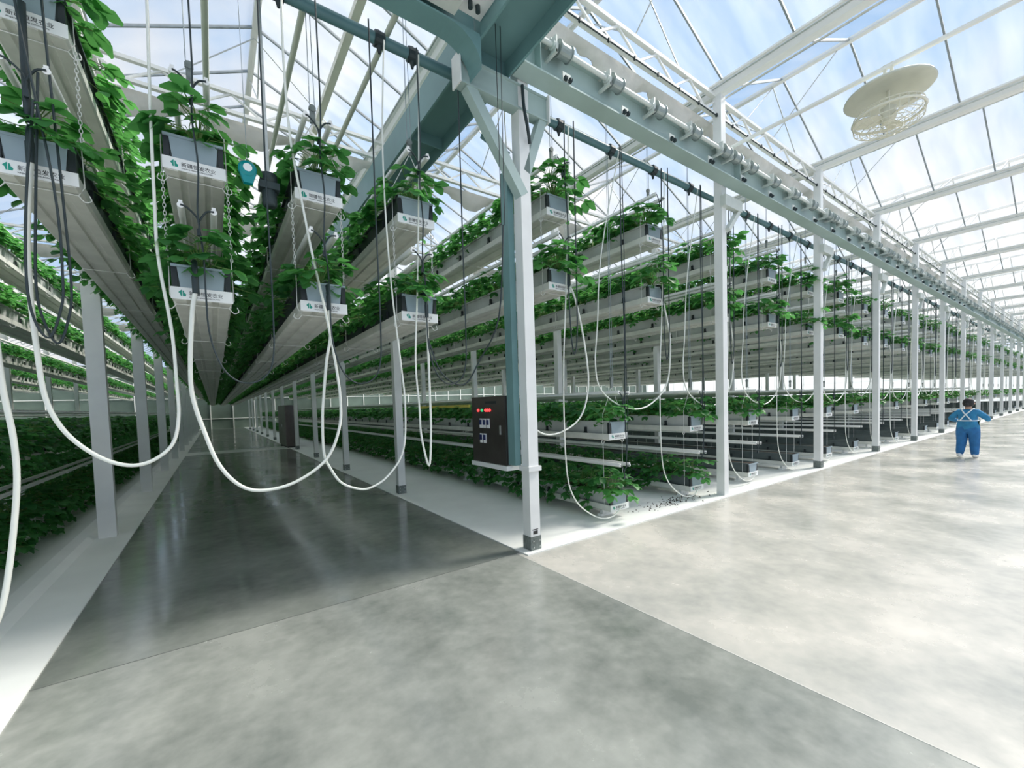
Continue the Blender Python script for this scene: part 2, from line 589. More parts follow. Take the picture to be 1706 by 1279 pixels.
def truss(j, x0, x1, detail_to):
    names = ('nearest', 'second', 'third', 'fourth', 'fifth', 'sixth', 'seventh')
    t = thing('roof_truss', 'white lattice roof truss along the main aisle, %s from the camera' % names[j], 'truss', (0, GY(j) + 0.05, 0), 'lattice roof trusses')
    MB().box(x0, x1, -0.035, 0.035, TR_Z1 - 0.05, TR_Z1).build('top_chord', 'roof_paint', t)
    MB().box(x0, x1, -0.035, 0.035, TR_Z0, TR_Z0 + 0.05).build('bottom_chord', 'roof_paint', t)
    step = 4.252 / 10
    k = 0
    x = x0
    rest = MB()
    while x + step < x1:
        a = (0, 0, TR_Z0 + 0.04)
        b = (step, 0, TR_Z1 - 0.04)
        if k % 2:
            a, b = (0, 0, TR_Z1 - 0.04), (step, 0, TR_Z0 + 0.04)
        if -4.5 < x < detail_to:
            key = 'brace%d' % (k % 2)
            if key not in truss.cache:
                truss.cache[key] = MB().beam(a, b, 0.028, 0.028).mesh('brace', 'roof_paint')
            put('brace', truss.cache[key], t, (x, 0, 0))
        else:
            rest.beam((a[0] + x, 0, a[2]), (b[0] + x, 0, b[2]), 0.028, 0.028)
        x += step
        k += 1
    rest.build('distant_braces', 'roof_paint', t)['kind'] = 'stuff'
    return t


truss.cache = {}
for j in range(0, 7):
    t = truss(j, -18.9, 72.4 if j == 0 else 36.0, 26.0 if j == 0 else (4.5 if j == 1 else -9))
    # black screen cable with clips under the near truss
    if j == 0:
        MB().tube([(-18, -0.06, TR_Z0 - 0.03), (72, -0.06, TR_Z0 - 0.03)], 0.010, 6).build('screen_cable', 'cable', t)
        cm = MB().box(-0.012, 0.012, -0.075, -0.045, TR_Z0 - 0.05, TR_Z0 + 0.0).mesh('cable_clip', 'cable')
        for k in range(44):
            put('cable_clip', cm, t, (-1.5 + k * 0.53, 0, 0))


def screen(x0, x1, step, seed):
    rnd = random.Random(seed)
    mb = MB()
    n = int((x1 - x0) / step)
    rows = 5
    vv = []
    for side in (1, -1):
        for i in range(n + 1):
            x = x0 + i * step
            sw = math.sin(math.pi * x / 1.42) ** 2
            zb = 6.42 - 0.06 - 0.27 * sw - 0.02 * math.sin(x * 9.1)
            for r in range(rows):
                f = r / (rows - 1)
                bulge = math.sin(math.pi * min(1, f * 0.95 + 0.05)) * (0.025 + 0.03 * sw)
                y = 0.035 * math.sin(x * 21 + f * 3) * f + side * (bulge + 0.004) + 0.10 * f
                vv.append((x, y, 6.44 + (zb - 6.44) * f))
    ff = []
    for s in range(2):
        o = s * (n + 1) * rows
        for i in range(n):
            for r in range(rows - 1):
                q = (o + i * rows + r, o + i * rows + r + 1, o + (i + 1) * rows + r + 1, o + (i + 1) * rows + r)
                ff.append(q if s == 0 else q[::-1])
    mb.add(vv, ff, True)
    return mb


sc_near = screen(-18, 72, 0.07, 1).build('folded_screen', 'cloth', None, (0, GY(0) + 0.16, 0))
tag(sc_near, 'gathered cream shade screen hanging in swags under the nearest roof truss', 'shade screen', 'folded shade screens')
sc_mesh = screen(-18, 34, 0.10, 2).mesh('folded_screen', 'cloth')
for j in range(1, 7):
    o = put('folded_screen', sc_mesh, None, (0, GY(j) + 0.16, 0))
    tag(o, 'gathered cream shade screen under the %s roof truss from the camera' % ordn(j + 1), 'shade screen', 'folded shade screens')

# ------------------------------------------------------------------ columns
W = 0.07
sh = MB().box(-W, W, -W, W, 0.0, 6.8).mesh('shaft', 'white_paint')
bt = MB().box(-W - 0.006, W + 0.006, -W - 0.006, W + 0.006, 0.0, 0.17)
bt.box(-0.035, 0.035, -W - 0.018, -W - 0.006, 0.10, 0.135)
boot_mesh = bt.mesh('base_boot', 'zinc')
cc = MB()
for z in (0.05, 0.12):
    for s in (-1, 1):
        cc.lathe([(0, -W - 0.022), (0.010, -W - 0.022), (0.010, -W - 0.006)], 6, (s * 0.045, 0, z), 'y', False)
bolt_mesh = cc.mesh('boot_bolts', 'galv')


sh_wide = MB().box(-0.095, 0.095, -0.06, 0.06, 0.0, 6.8).mesh('shaft', 'white_paint')


def column(x, y, label, group, boot=True, wide=False):
    t = thing('steel_column', label, 'column', (x, y, 0.0), group)
    put('shaft', sh_wide if wide else sh, t)
    if boot:
        b = put('base_boot', boot_mesh, t)
        put('boot_bolts', bolt_mesh, b)
    return t


corner = column(GX(0), GY(0), 'white square steel column at the corner of the two aisles', 'columns at the aisle edges')
# crosshead and raking struts of the corner column
MB().box(-0.80, 0.34, -0.065, 0.025, 4.97, 5.20).box(-0.80, 0.34, -0.085, 0.045, 5.20, 5.22).box(-0.80, 0.34, -0.085, 0.045, 4.95, 4.97).build('crosshead', 'beam_pale_shade', corner)
MB().box(-0.815, -0.80, -0.11, 0.06, 4.93, 5.24).build('end_plate', 'white_paint', corner)
MB().box(0.34, 0.355, -0.11, 0.06, 4.93, 5.24).build('end_plate', 'white_paint', corner)
MB().beam((-0.02, -0.02, 4.04), (-0.68, -0.02, 4.97), 0.115, 0.11, (0, 1, 0)).build('strut', 'beam_pale_shade', corner)
MB().beam((0.03, -0.02, 4.30), (0.29, -0.02, 4.97), 0.10, 0.10, (0, 1, 0)).build('strut', 'beam_pale_shade', corner)
MB().beam((-0.13, 0.07, 4.50), (-0.13, 0.60, 5.0), 0.03, 0.07).build('side_brace', 'teal_paint_and_shade', corner)
MB().tube(spline([(-0.03, -0.10, 5.2), (-0.04, -0.13, 4.95), (-0.01, -0.15, 4.72), (0.05, -0.10, 4.60)]), 0.018, 8).build('conduit', 'cable', corner)
MB().box(-0.092, 0.092, -0.098, 0.092, 0.93, 0.985).build('collar', 'white_paint', corner)
mk = MB().box(-0.035, 0.03, -0.0725, -0.0705, 0.195, 0.235).box(-0.045, 0.035, -0.0725, -0.0705, 0.245, 0.255)
mk.build('stencil_mark', 'ink', corner)
xh = MB().box(-0.10, 0.46, -0.15, -0.06, 4.92, 5.10).mesh('crosshead', 'winch_paint')
xs = MB().beam((0.05, -0.10, 4.55), (0.40, -0.10, 4.93), 0.07, 0.08, (0, 1, 0)).mesh('strut', 'winch_paint')
for i in range(1, 17):
    c = column(GX(i), GY(0), 'white steel column on the main aisle edge, %s beyond the corner column' % ordn(i), 'columns at the aisle edges', i != 1)
    put('crosshead', xh, c)
    put('strut', xs, c)
for j in range(1, 12):
    column(GX(0), GY(j), 'white steel column on the right edge of left aisle, %s behind the corner column' % ordn(j), 'columns at the aisle edges')
    column(-4.089, GY(j), 'white steel column in the left aisle\'s left edge, %s from the camera' % ordn(j), 'columns at the aisle edges', False, True)


def free_x(x0):
    rows = [0.90 + 1.975 * k for k in range(35)] + [1.95 + 2.0 * k for k in range(35)]
    best = min((abs(d), x0 + d) for d in [q * 0.02 for q in range(-40, 41)] if min(abs(x0 + d - r) for r in rows) > 0.27)
    return best[1]


for i in range(1, 8):
    for j in range(1, 4):
        column(free_x(GX(i)), GY(j), 'white steel column among the rows, %s line back, %s bay right of the left aisle' % (ordn(j), ordn(i)), 'columns among the planter rows', False)
for i in (1, 2):
    for j in range(1, 7):
        column(-8.24 if i == 1 else -12.14, GY(j), 'white steel column among the left rows, %s line back, %s bay leftward' % (ordn(j), ordn(i)), 'columns among the planter rows', False)

# ------------------------------------------------------------------ main beams
BZ0, BZ1 = 5.26, 5.64
# wide channel beam along the left aisle, open side down, with stiffener plates
b1 = thing('steel_beam', 'wide channel beam with shade painted grey-green, passing overhead above the corner column', 'beam', (0, 0, BZ0))
MB().box(-0.51, -0.485, -8.5, 26, 0, 0.40).build('flange', 'teal_paint_and_shade', b1)
MB().box(-0.015, 0.01, -8.5, 26, 0, 0.40).build('flange', 'teal_paint_and_shade', b1)
MB().box(-0.485, -0.015, -8.5, 26, 0.17, 0.195).build('web', 'teal_paint_and_shade', b1)
stm = MB().box(-0.484, -0.016, -0.008, 0.008, 0.02, 0.17).mesh('stiffener', 'teal_paint_and_shade')
y = -7.6
while y < 25:
    put('stiffener', stm, b1, (0, y, 0))
    y += 1.55


def ibeam(x0, x1):
    mb = MB()
    mb.box(x0, x1, -0.17, 0.06, 0, 0.018)
    mb.box(x0, x1, -0.17, 0.06, 0.362, 0.38)
    mb.box(x0, x1, -0.062, -0.048, 0.018, 0.362)
    return mb


b2 = thing('steel_beam', 'long hoist beam with painted grey-green shade, running along the main aisle edge', 'beam', (0, 0, BZ0))
ibeam(0.02, 72).build('i_section', 'beam_pale_shade', b2)
stf = MB().box(-0.006, 0.006, -0.16, -0.062, 0.018, 0.362).mesh('stiffener', 'beam_pale_shade')
for k in range(14):
    put('stiffener', stf, b2, (0.25 + k * 4.252, 0, 0))
b3 = thing('steel_beam', 'beam stub with painted grey-green shade and curved gusset left of the corner column', 'beam', (0, 0, BZ0))
ibeam(-7.5, -0.52).build('i_section', 'teal_paint_and_shade', b3)
gus = MB()
pts = []
for k in range(9):
    a = math.pi / 2 * k / 8
    pts.append((-0.52 - 0.30 * (1 - math.sin(a)), -0.06 - 0.34 * (1 - math.cos(a)) - 0.02))
top = [(-0.52, -0.06), (-0.82, -0.06)]
# curved plate from beam underside down to the channel beam
gus2 = []
for k in range(9):
    a = math.pi / 2 * k / 8
    gus2.append((-0.515 - 0.34 + 0.34 * math.sin(a), 0.0 - 0.0 + 0.38 * (1 - math.cos(a)) * -0.0 - 0.30 * (1 - math.cos(a))))
gus2 += [(-0.515, 0.0)]
gus.prism(gus2, -0.17, 0.06)
gus.build('gusset', 'teal_paint_and_shade', b3)

# gearbox and motor on top of the beams near the corner
gm = thing('hoist_motor', 'pale hoist gearbox with a white plate on the beam at the top edge', 'motor', (0, 0, BZ0))
MB().box(-1.28, -0.80, -0.34, -0.175, 0.05, 0.46).build('gearbox', 'winch_paint', gm)
MB().box(-0.80, -0.52, -0.50, -0.175, 0.13, 0.15).box(-0.80, -0.785, -0.50, -0.175, 0.08, 0.40).build('mount_plate', 'white_paint', gm)
MB().lathe([(0, -0.50), (0.11, -0.50), (0.13, -0.47), (0.13, -0.02), (0.10, 0.0)], 18, (-1.28, -0.26, 0.24), 'x').build('motor_body', 'galv', gm)
hl = MB()
for q in range(4):
    hl.lathe([(0, -0.352), (0.018, -0.352), (0.018, -0.34)], 8, (-1.20 + 0.11 * q, 0, 0.08 + 0.05 * (q % 2)), 'y', False)
hl.build('bolt_heads', 'zinc', gm)
for s in (0, 1):
    MB().lathe([(0, -0.03), (0.022, -0.03), (0.022, 0.03), (0, 0.03)], 10, (-0.70 + 0.08 * s, -0.30, 0.10), 'z', False).build('guide_roller', 'cable', gm)

# hoist line shaft with drums on the long beam
ws = thing('hoist_line_shaft', 'hoist line shaft with cable drums along the long beam', 'hoist shaft', (0, -0.20, 5.56))
MB().tube([(0.15, 0, 0), (72, 0, 0)], 0.028, 8).build('shaft', 'winch_paint', ws)
drum = MB().lathe([(0.03, 0.0), (0.088, 0.0), (0.088, 0.012), (0.075, 0.015), (0.075, 0.165), (0.088, 0.168), (0.088, 0.18), (0.03, 0.18)], 16, (0, 0, 0), 'x', False).mesh('drum', 'drum')
bk = MB().box(-0.018, 0.018, -0.05, 0.14, -0.09, -0.06).box(-0.010, 0.010, -0.05, 0.05, -0.09, 0.09).box(-0.02, 0.02, 0.02, 0.14, 0.06, 0.10)
bk.lathe([(0, -0.03), (0.05, -0.03), (0.05, 0.03), (0, 0.03)], 10, (0, 0, 0), 'x', False)
bk_mesh = bk.mesh('bearing_bracket', 'winch_paint')
x, k = 0.40, 0
while x < 70:
    put('drum', drum, ws, (x + 0.05, 0, 0))
    put('bearing_bracket', bk_mesh, ws, (x, 0, 0))
    if k % 5 == 4:
        put('drum', drum, ws, (x + 0.36, 0, 0))
        put('bearing_bracket', bk_mesh, ws, (x + 0.30, 0, 0))
    x += 0.85
    k += 1
# wavy conduit above the shaft
MB().tube(spline([(0.2 + 1.0 * q, 0.30, 5.98 + (0.07 if q % 2 else -0.05)) for q in range(0, 40)], 4), 0.018, 6).build('power_conduit', 'galv')
tag(bpy.data.objects['power_conduit'], 'grey conduit drooping between clips above the hoist line shaft', 'conduit')

# cable pulleys on the front of the long beam
pul = MB()
pul.lathe([(0, -0.012), (0.028, -0.012), (0.022, 0.0), (0.028, 0.012), (0, 0.012)], 12, (0, -0.03, -0.02), 'x', False)
pul_mesh = pul.mesh('wheel', 'cable')
pb_mesh = MB().box(-0.06, 0.06, -0.012, 0.0, -0.03, 0.06).mesh('bracket', 'winch_paint')
for k in range(24):
    p = thing('cable_pulley', 'black twin cable pulley on the long beam, %s from the corner column' % ordn(k + 1), 'pulley', (0.60 + 0.985 * k, -0.172, BZ0 + 0.05), 'pulleys on the long beam')
    for s in (-1, 1):
        put('wheel', pul_mesh, p, (s * 0.034, 0, 0))
    put('bracket', pb_mesh, p)

# ------------------------------------------------------------------ header pipe and overhead pipes
HP = thing('header_pipe', 'dark green irrigation header pipe crossing below the roof trusses', 'pipe', (0, 0.45, 5.30))
MB().tube([(-9, 0, 0), (60, 0, 0)], 0.052, 14).build('pipe_run', 'header', HP)
cl = MB()
cl.lathe([(0.052, -0.05), (0.070, -0.045), (0.070, 0.045), (0.052, 0.05)], 14, (0, 0, 0), 'x', False)
cl.box(-0.015, 0.015, -0.02, 0.02, 0.06, 0.08)
cl.lathe([(0.030, -0.06), (0.012, -0.13), (0, -0.13)], 10)
cl_mesh = cl.mesh('saddle_clamp', 'cable')
for xx in [-3.04, -2.17, -1.30, -0.96]:
    put('saddle_clamp', cl_mesh, HP, (xx, 0, 0))
for k in range(40):
    put('saddle_clamp', cl_mesh, HP, (1.04 + 0.985 * k, 0, 0))
pm = MB().tube([(0, -8, 0), (0, 40, 0)], 0.030, 8).mesh('overhead_pipe', 'pipe')
for nm, xx in (('above the leftmost aisle row', -2.68), ('above the middle aisle row', -1.93), ('above the rightmost aisle row', -1.19)):
    o = put('overhead_pipe', pm, None, (xx, 0, 5.45))
    tag(o, 'cream pipe running lengthwise %s' % nm, 'pipe', 'cream overhead pipes')
o = put('overhead_pipe', MB().box(-0.05, 0.05, -8, 40, -0.05, 0.05).mesh('overhead_rail', 'cream'), None, (-1.03, 0, 6.85))
tag(o, 'cream rail hung below the roof glass over the left aisle', 'rail')
o = MB().tube([(0, -9, 0), (0, 0.2, 0)], 0.032, 8).build('fan_pipe', 'roof_paint', None, (4.72, 0, 6.02))
tag(o, 'white pipe over the main aisle that carries the fan', 'pipe')

# ------------------------------------------------------------------ circulation fan
fan = thing('circulation_fan', 'cream circulation fan with round top dish hanging over the main aisle', 'fan', (4.72, -1.98, 6.0))
MB().box(-0.02, 0.02, -0.05, -0.02, -0.26, 0.05).box(-0.02, 0.02, 0.02, 0.05, -0.26, 0.05).box(-0.025, 0.025, -0.06, 0.06, 0.03, 0.045).build('hanger', 'cream', fan)
MB().lathe([(0, -0.27), (0.30, -0.275), (0.455, -0.30), (0.47, -0.33), (0.455, -0.335), (0.30, -0.30), (0, -0.295)], 36).build('top_dish', 'fan_dish', fan)
MB().lathe([(0.0, -0.50), (0.06, -0.50), (0.085, -0.52), (0.085, -0.66), (0.06, -0.70), (0, -0.71)], 18).build('motor', 'cream', fan)
MB().tube([(0, 0, -0.29), (0, 0, -0.51)], 0.02, 8).build('spindle', 'cream', fan)
for k in range(3):
    bl = MB()
    a = 2 * math.pi * k / 3
    vs_ = []
    for r, wd, tw in ((0.07, 0.05, 0.5), (0.18, 0.085, 0.38), (0.30, 0.09, 0.28), (0.36, 0.05, 0.2)):
        for s in (-1, 1):
            vs_.append((r * math.cos(a) - s * wd * math.sin(a), r * math.sin(a) + s * wd * math.cos(a), -0.64 + s * wd * tw))
    vs_ += [(p[0], p[1], p[2] - 0.006) for p in vs_]
    fs = []
    for q in range(3):
        fs += [(2 * q, 2 * q + 1, 2 * q + 3, 2 * q + 2), (8 + 2 * q, 8 + 2 * q + 2, 8 + 2 * q + 3, 8 + 2 * q + 1)]
    bl.add(vs_, fs)
    bl.build('blade', 'cream', fan)
cg = MB()
for r, z in ((0.36, -0.56), (0.37, -0.62), (0.36, -0.72), (0.29, -0.76), (0.22, -0.775), (0.15, -0.78), (0.08, -0.78)):
    cg.tube([(r * math.cos(2 * math.pi * q / 28), r * math.sin(2 * math.pi * q / 28), z) for q in range(29)], 0.006 if r != 0.37 else 0.018, 5, False)
for q in range(24):
    a = 2 * math.pi * q / 24
    cg.tube([(rr * math.cos(a), rr * math.sin(a), z) for rr, z in ((0.20, -0.52), (0.36, -0.56), (0.37, -0.62), (0.36, -0.72), (0.27, -0.765), (0.06, -0.78))], 0.004, 4, False)
cg.build('guard_cage', 'cream', fan)

# ------------------------------------------------------------------ control box on the corner column, cable duct
cb = thing('control_box', 'dark steel control box with red lamps beside the corner column', 'control box', (0.02, 0.36, 0.985))
MB().box(0.0, 0.20, 0.02, 0.78, 0.0, 0.82).build('cabinet_body', 'steel_dark', cb)
dr = MB().box(-0.018, 0.0, 0.015, 0.785, -0.005, 0.825).build('door', 'steel_dark', cb)
MB().box(-0.026, -0.018, 0.11, 0.135, 0.36, 0.47).build('latch', 'galv', dr)
MB().box(-0.0195, -0.018, 0.20, 0.45, 0.735, 0.765).build('maker_strip', 'film_black', dr)
for q, (yy, mm) in enumerate(((0.62, 'red'), (0.53, 'green_lamp'), (0.44, 'red'), (0.40, 'red'), (0.345, 'red'))):
    MB().lathe([(0, -0.034), (0.016, -0.032), (0.020, -0.022), (0.020, -0.018)], 12, (0, yy, 0.655), 'x').build('lamp', mm, dr)
for r, ys in ((0.475, (0.56, 0.475, 0.39)), (0.285, (0.56, 0.475))):
    for yy in ys:
        b = MB().box(-0.026, -0.018, yy - 0.03, yy + 0.03, r - 0.045, r + 0.075).build('switch_plate', 'plate', dr)
        MB().box(-0.036, -0.026, yy - 0.021, yy + 0.021, r - 0.005, r + 0.06).build('knob', 'navy', b)
sf = MB().box(-0.04, 0.20, -0.02, 0.80, -0.065, -0.01).build('shelf_rail', 'white_paint', cb)
dt = MB().box(0.025, 0.105, 0.225, 0.36, 0.99, 4.35).build('cable_duct', 'teal_paint_and_shade')
tag(dt, 'tall grey-green cable duct running up beside the corner column', 'cable duct')

c2 = thing('control_cabinet', 'tall dark cabinet standing far down the left aisle', 'cabinet', (-0.1, 18.3, 0.0))
MB().box(0.02, 0.55, 0, 2.6, 0.08, 2.0).build('cabinet_body', 'steel_dark', c2)
for q in range(2):
    d = MB().box(-0.0, 0.02, 0.02 + q * 1.29, 1.29 + q * 1.29, 0.10, 1.98).build('door', 'steel_dark', c2)
    MB().box(-0.02, 0.0, 1.2 + q * 0.15, 1.23 + q * 0.15, 0.95, 1.1).build('handle', 'galv', d)
MB().box(0.05, 0.5, 0.03, 2.57, 0, 0.08).build('plinth', 'film_black', c2)


# ------------------------------------------------------------------ strawberry leaves
def leaflet(mb, base, d, n, L, wd, droop):
    """one leaflet: folded oval, 8 triangles worth of quads"""
    d = d.normalized()
    s = d.cross(n).normalized()
    n = s.cross(d).normalized()
    rows = ((0.0, 0.10), (0.30, 0.85), (0.65, 1.0), (1.0, 0.28))
    v = []
    for t, w in rows:
        c = base + d * (L * t) - n * (droop * L * t * t)
        v.append(c + s * (wd * w / 2) + n * (0.10 * wd * w))
        v.append(c)
        v.append(c - s * (wd * w / 2) + n * (0.10 * wd * w))
    f = []
    for i in range(3):
        a = 3 * i
        f.append((a, a + 1, a + 4, a + 3))
        f.append((a + 1, a + 2, a + 5, a + 4))
    mb.add(v, f, True)


def trileaf(mb, stems, base, ang, reach, height, size, rnd, droop=0.25):
    """petiole from base, then three leaflets"""
    out = Vector((math.cos(ang), math.sin(ang), 0))
    tip = base + out * reach + Vector((0, 0, height))
    mid = base + out * (reach * 0.35) + Vector((0, 0, height * 0.75 + 0.04))
    stems.tube([base, mid, tip], 0.0035, 3, False)
    tilt = rnd.uniform(-0.5, 0.3) - (0.5 if height < 0.02 else 0.0)
    d0 = (out + Vector((0, 0, tilt))).normalized()
    nrm = Vector((rnd.uniform(-0.3, 0.3), rnd.uniform(-0.3, 0.3), 1)).normalized()
    side = d0.cross(nrm).normalized()
    L = size * rnd.uniform(0.85, 1.15)
    leaflet(mb, tip, d0, nrm, L, L * 0.82, droop)
    for s in (-1, 1):
        leaflet(mb, tip, d0 * 0.45 + side * s * 0.9 + Vector((0, 0, rnd.uniform(-0.15, 0.1))), nrm, L * 0.9, L * 0.75, droop)


BLK = 3.0
leaf_blocks = []
for q in range(18):
    hd = 5 <= q < 14
    ov = 10 <= q < 14
    dn = q >= 14
    rnd = random.Random(100 + q)
    lv, st = MB(), MB()
    y = 0.05
    k = 0
    while y < BLK:
        for row in (-1, 1):
            bx = row * 0.075 + rnd.uniform(-0.02, 0.02)
            by = y + rnd.uniform(-0.06, 0.06) + (0.11 if row > 0 else 0)
            for l in range(9 if ov else (16 if dn else (15 if hd else 12))):
                a = rnd.uniform(0, 2 * math.pi)
                if rnd.random() < 0.6:
                    a = (0 if row > 0 else math.pi) + rnd.uniform(-1.0, 1.0)
                reach = rnd.uniform(0.05, 0.33)
                hgt = rnd.uniform(0.08, 0.33) - max(0, reach - 0.13) * rnd.uniform(0.3, 1.5 if hd else 0.8)
                if not hd:
                    reach *= 0.86
                if hd and l % (6 if ov else 3) == 0:
                    a = (0 if row > 0 else math.pi) + rnd.uniform(-0.8, 0.8)
                    reach = rnd.uniform(0.14, 0.27)
                    hgt = rnd.uniform(-0.10 if ov else -0.24, 0.08)
                trileaf(lv, st, Vector((bx, by, 0.20)), a, reach, hgt, 0.102, rnd)
        y += 0.20
    me = lv.mesh('foliage', 'leaf')
    # append the petioles in their own slot
    bm = bmesh.new()
    bm.from_mesh(me)
    sm = st.mesh('stems_tmp', 'stem')
    nf = len(bm.faces)
    bm.from_mesh(sm)
    bm.faces.ensure_lookup_table()
    for f in bm.faces[nf:]:
        f.material_index = 1
    bm.to_mesh(me)
    bm.free()
    me.materials.append(M['stem'])
    bpy.data.meshes.remove(sm)
    leaf_blocks.append(me)

# single leaves for the plants at the gutter ends (petiole + three leaflets), leaving along +x
single_leaves = []
for q in range(8):
    rnd = random.Random(300 + q)
    lv, st = MB(), MB()
    reach = (0.10, 0.16, 0.20, 0.25, 0.13, 0.22, 0.18, 0.28)[q]
    hgt = (0.24, 0.20, 0.16, 0.08, 0.13, 0.18, 0.05, 0.0)[q]
    trileaf(lv, st, Vector((0, 0, 0)), 0.0, reach, hgt, 0.112, rnd)
    me = lv.mesh('leaf', 'leaf')
    bm = bmesh.new()
    bm.from_mesh(me)
    sm = st.mesh('stem_tmp', 'stem')
    nf = len(bm.faces)
    bm.from_mesh(sm)
    bm.faces.ensure_lookup_table()
    for f in bm.faces[nf:]:
        f.material_index = 1
    bm.to_mesh(me)
    bm.free()
    me.materials.append(M['stem'])
    bpy.data.meshes.remove(sm)
    single_leaves.append(me)
crown_mesh = MB().lathe([(0.0, -0.03), (0.02, -0.02), (0.026, 0.0), (0.018, 0.02), (0, 0.03)], 8).mesh('crown', 'stem')

# ------------------------------------------------------------------ planter gutters
Y0 = 0.35
chan = [(-0.19, 0.042), (-0.19, -0.035), (-0.175, -0.05), (-0.105, -0.05), (-0.095, -0.032), (-0.060, -0.032), (-0.050, -0.05), (0.050, -0.05), (0.060, -0.032),
        (0.095, -0.032), (0.105, -0.05), (0.175, -0.05), (0.19, -0.035), (0.19, 0.042), (0.178, 0.042), (0.178, -0.02), (-0.178, -0.02), (-0.178, 0.042)]
boxp = [(-0.135, -0.015), (0.135, -0.015), (0.168, 0.205), (0.190, 0.205), (0.190, 0.225), (0.158, 0.225), (0.150, 0.19), (-0.150, 0.19), (-0.158, 0.225), (-0.190, 0.225), (-0.190, 0.205), (-0.168, 0.205)]
soilp = [(-0.150, 0.185), (0.150, 0.185), (0.152, 0.20), (0.06, 0.215), (-0.06, 0.215), (-0.152, 0.20)]
PLEN = 2.1
cache = {}


def cmesh(key, fn):
    if key not in cache:
        cache[key] = fn()
    return cache[key]


def text_mesh(body, size, name):
    cu = bpy.data.curves.new(name, 'FONT')
    cu.body = body
    cu.size = size
    cu.align_x = 'LEFT'
    cu.resolution_u = 2
    cu.extrude = 0.0006
    o = bpy.data.objects.new(name, cu)
    COL.objects.link(o)
    bpy.context.view_layer.update()
    me = bpy.data.meshes.new_from_object(o.evaluated_get(bpy.context.evaluated_depsgraph_get()))
    bpy.data.objects.remove(o)
    bpy.data.curves.remove(cu)
    for v in me.vertices:
        v.co = Vector((v.co.x, -v.co.z, v.co.y))
    me.materials.clear()
    me.materials.append(M['ink'])
    return me


TXT_BIG = text_mesh('新疆恒发农业', 0.036, 'lettering')
TXT_SMALL = text_mesh('XINJIANG HENGFA AGRICULTURE', 0.0125, 'lettering_line')
lg = MB()


def tri(mb, pts):
    n_ = len(pts)
    v = [(x, -0.0012, z) for x, z in pts] + [(x, 0.0, z) for x, z in pts]
    mb.add(v, [tuple(range(n_)), tuple(range(2 * n_ - 1, n_ - 1, -1))] + [(i, i + n_, (i + 1) % n_ + n_, (i + 1) % n_) for i in range(n_)])


tri(lg, [(-0.024, 0.006), (-0.004, 0.026), (-0.002, 0.026), (-0.002, -0.022), (-0.010, -0.022), (-0.014, -0.004)])
tri(lg, [(0.002, -0.022), (0.002, 0.020), (0.010, 0.020), (0.013, 0.002), (0.024, -0.006), (0.020, -0.022)])
LOGO = lg.mesh('logo', 'logo')
PLATE = MB().box(-0.195, 0.195, -0.012, -0.002, -0.045, 0.045).mesh('nameplate', 'plate')
ENDCAP = MB().add([(-0.130, -0.008, 0.0), (0.130, -0.008, 0.0), (0.150, -0.008, 0.20), (-0.150, -0.008, 0.20), (-0.130, 0.0, 0.0), (0.130, 0.0, 0.0), (0.150, 0.0, 0.20), (-0.150, 0.0, 0.20)],
                  [(0, 1, 2, 3), (7, 6, 5, 4), (0, 4, 5, 1), (1, 5, 6, 2), (2, 6, 7, 3), (3, 7, 4, 0)]).box(-0.185, 0.185, -0.022, 0.0, 0.195, 0.212).mesh('end_cap', 'end_grey')
FLAP = MB().box(-0.018, 0.018, -0.004, 0.03, 0.04, 0.222).mesh('end_flap', 'film_black')
# hanger wire looped round the gutter
hw = MB()
hw.tube([(-0.20, 0, 0.34), (-0.205, 0, 0.0), (-0.17, 0, -0.062), (0.17, 0, -0.062), (0.205, 0, 0.0), (0.20, 0, 0.34)], 0.004, 5)
hw.tube(spline([(-0.17, 0, -0.062), (-0.20, 0, -0.10), (-0.235, 0, -0.085), (-0.225, 0, -0.05)], 3), 0.004, 5)
hw.tube(spline([(0.17, 0, -0.062), (0.20, 0, -0.10), (0.235, 0, -0.085), (0.225, 0, -0.05)], 3), 0.004, 5)
HANGER = hw.mesh('hanger_wire', 'wire_white')


def clips(L):
    mb = MB()
    yy = 0.45
    while yy < L - 0.2:
        for s in (-1, 1):
            xa, xb = sorted((s * 0.168, s * 0.192))
            mb.box(xa, xb, yy, yy + 0.035, 0.05, 0.13)
            mb.box(xa, xb, yy - 0.015, yy + 0.05, 0.045, 0.06)
        yy += 0.9
    return mb.mesh('side_clips', 'film_black')


def light_tube(L):
    mb = MB()
    mb.tube([(0, 0, 0), (0, L, 0)], 0.022, 8)
    mb.box(-0.012, 0.012, 0.0, L, 0.018, 0.034)
    return mb.mesh('grow_light', 'led')


FOOT = MB().box(-0.15, 0.15, -0.04, 0.04, 0.0, 0.03).box(-0.11, 0.11, -0.025, 0.025, 0.03, 0.112).mesh('foot', 'plate')
rnd_g = random.Random(55)


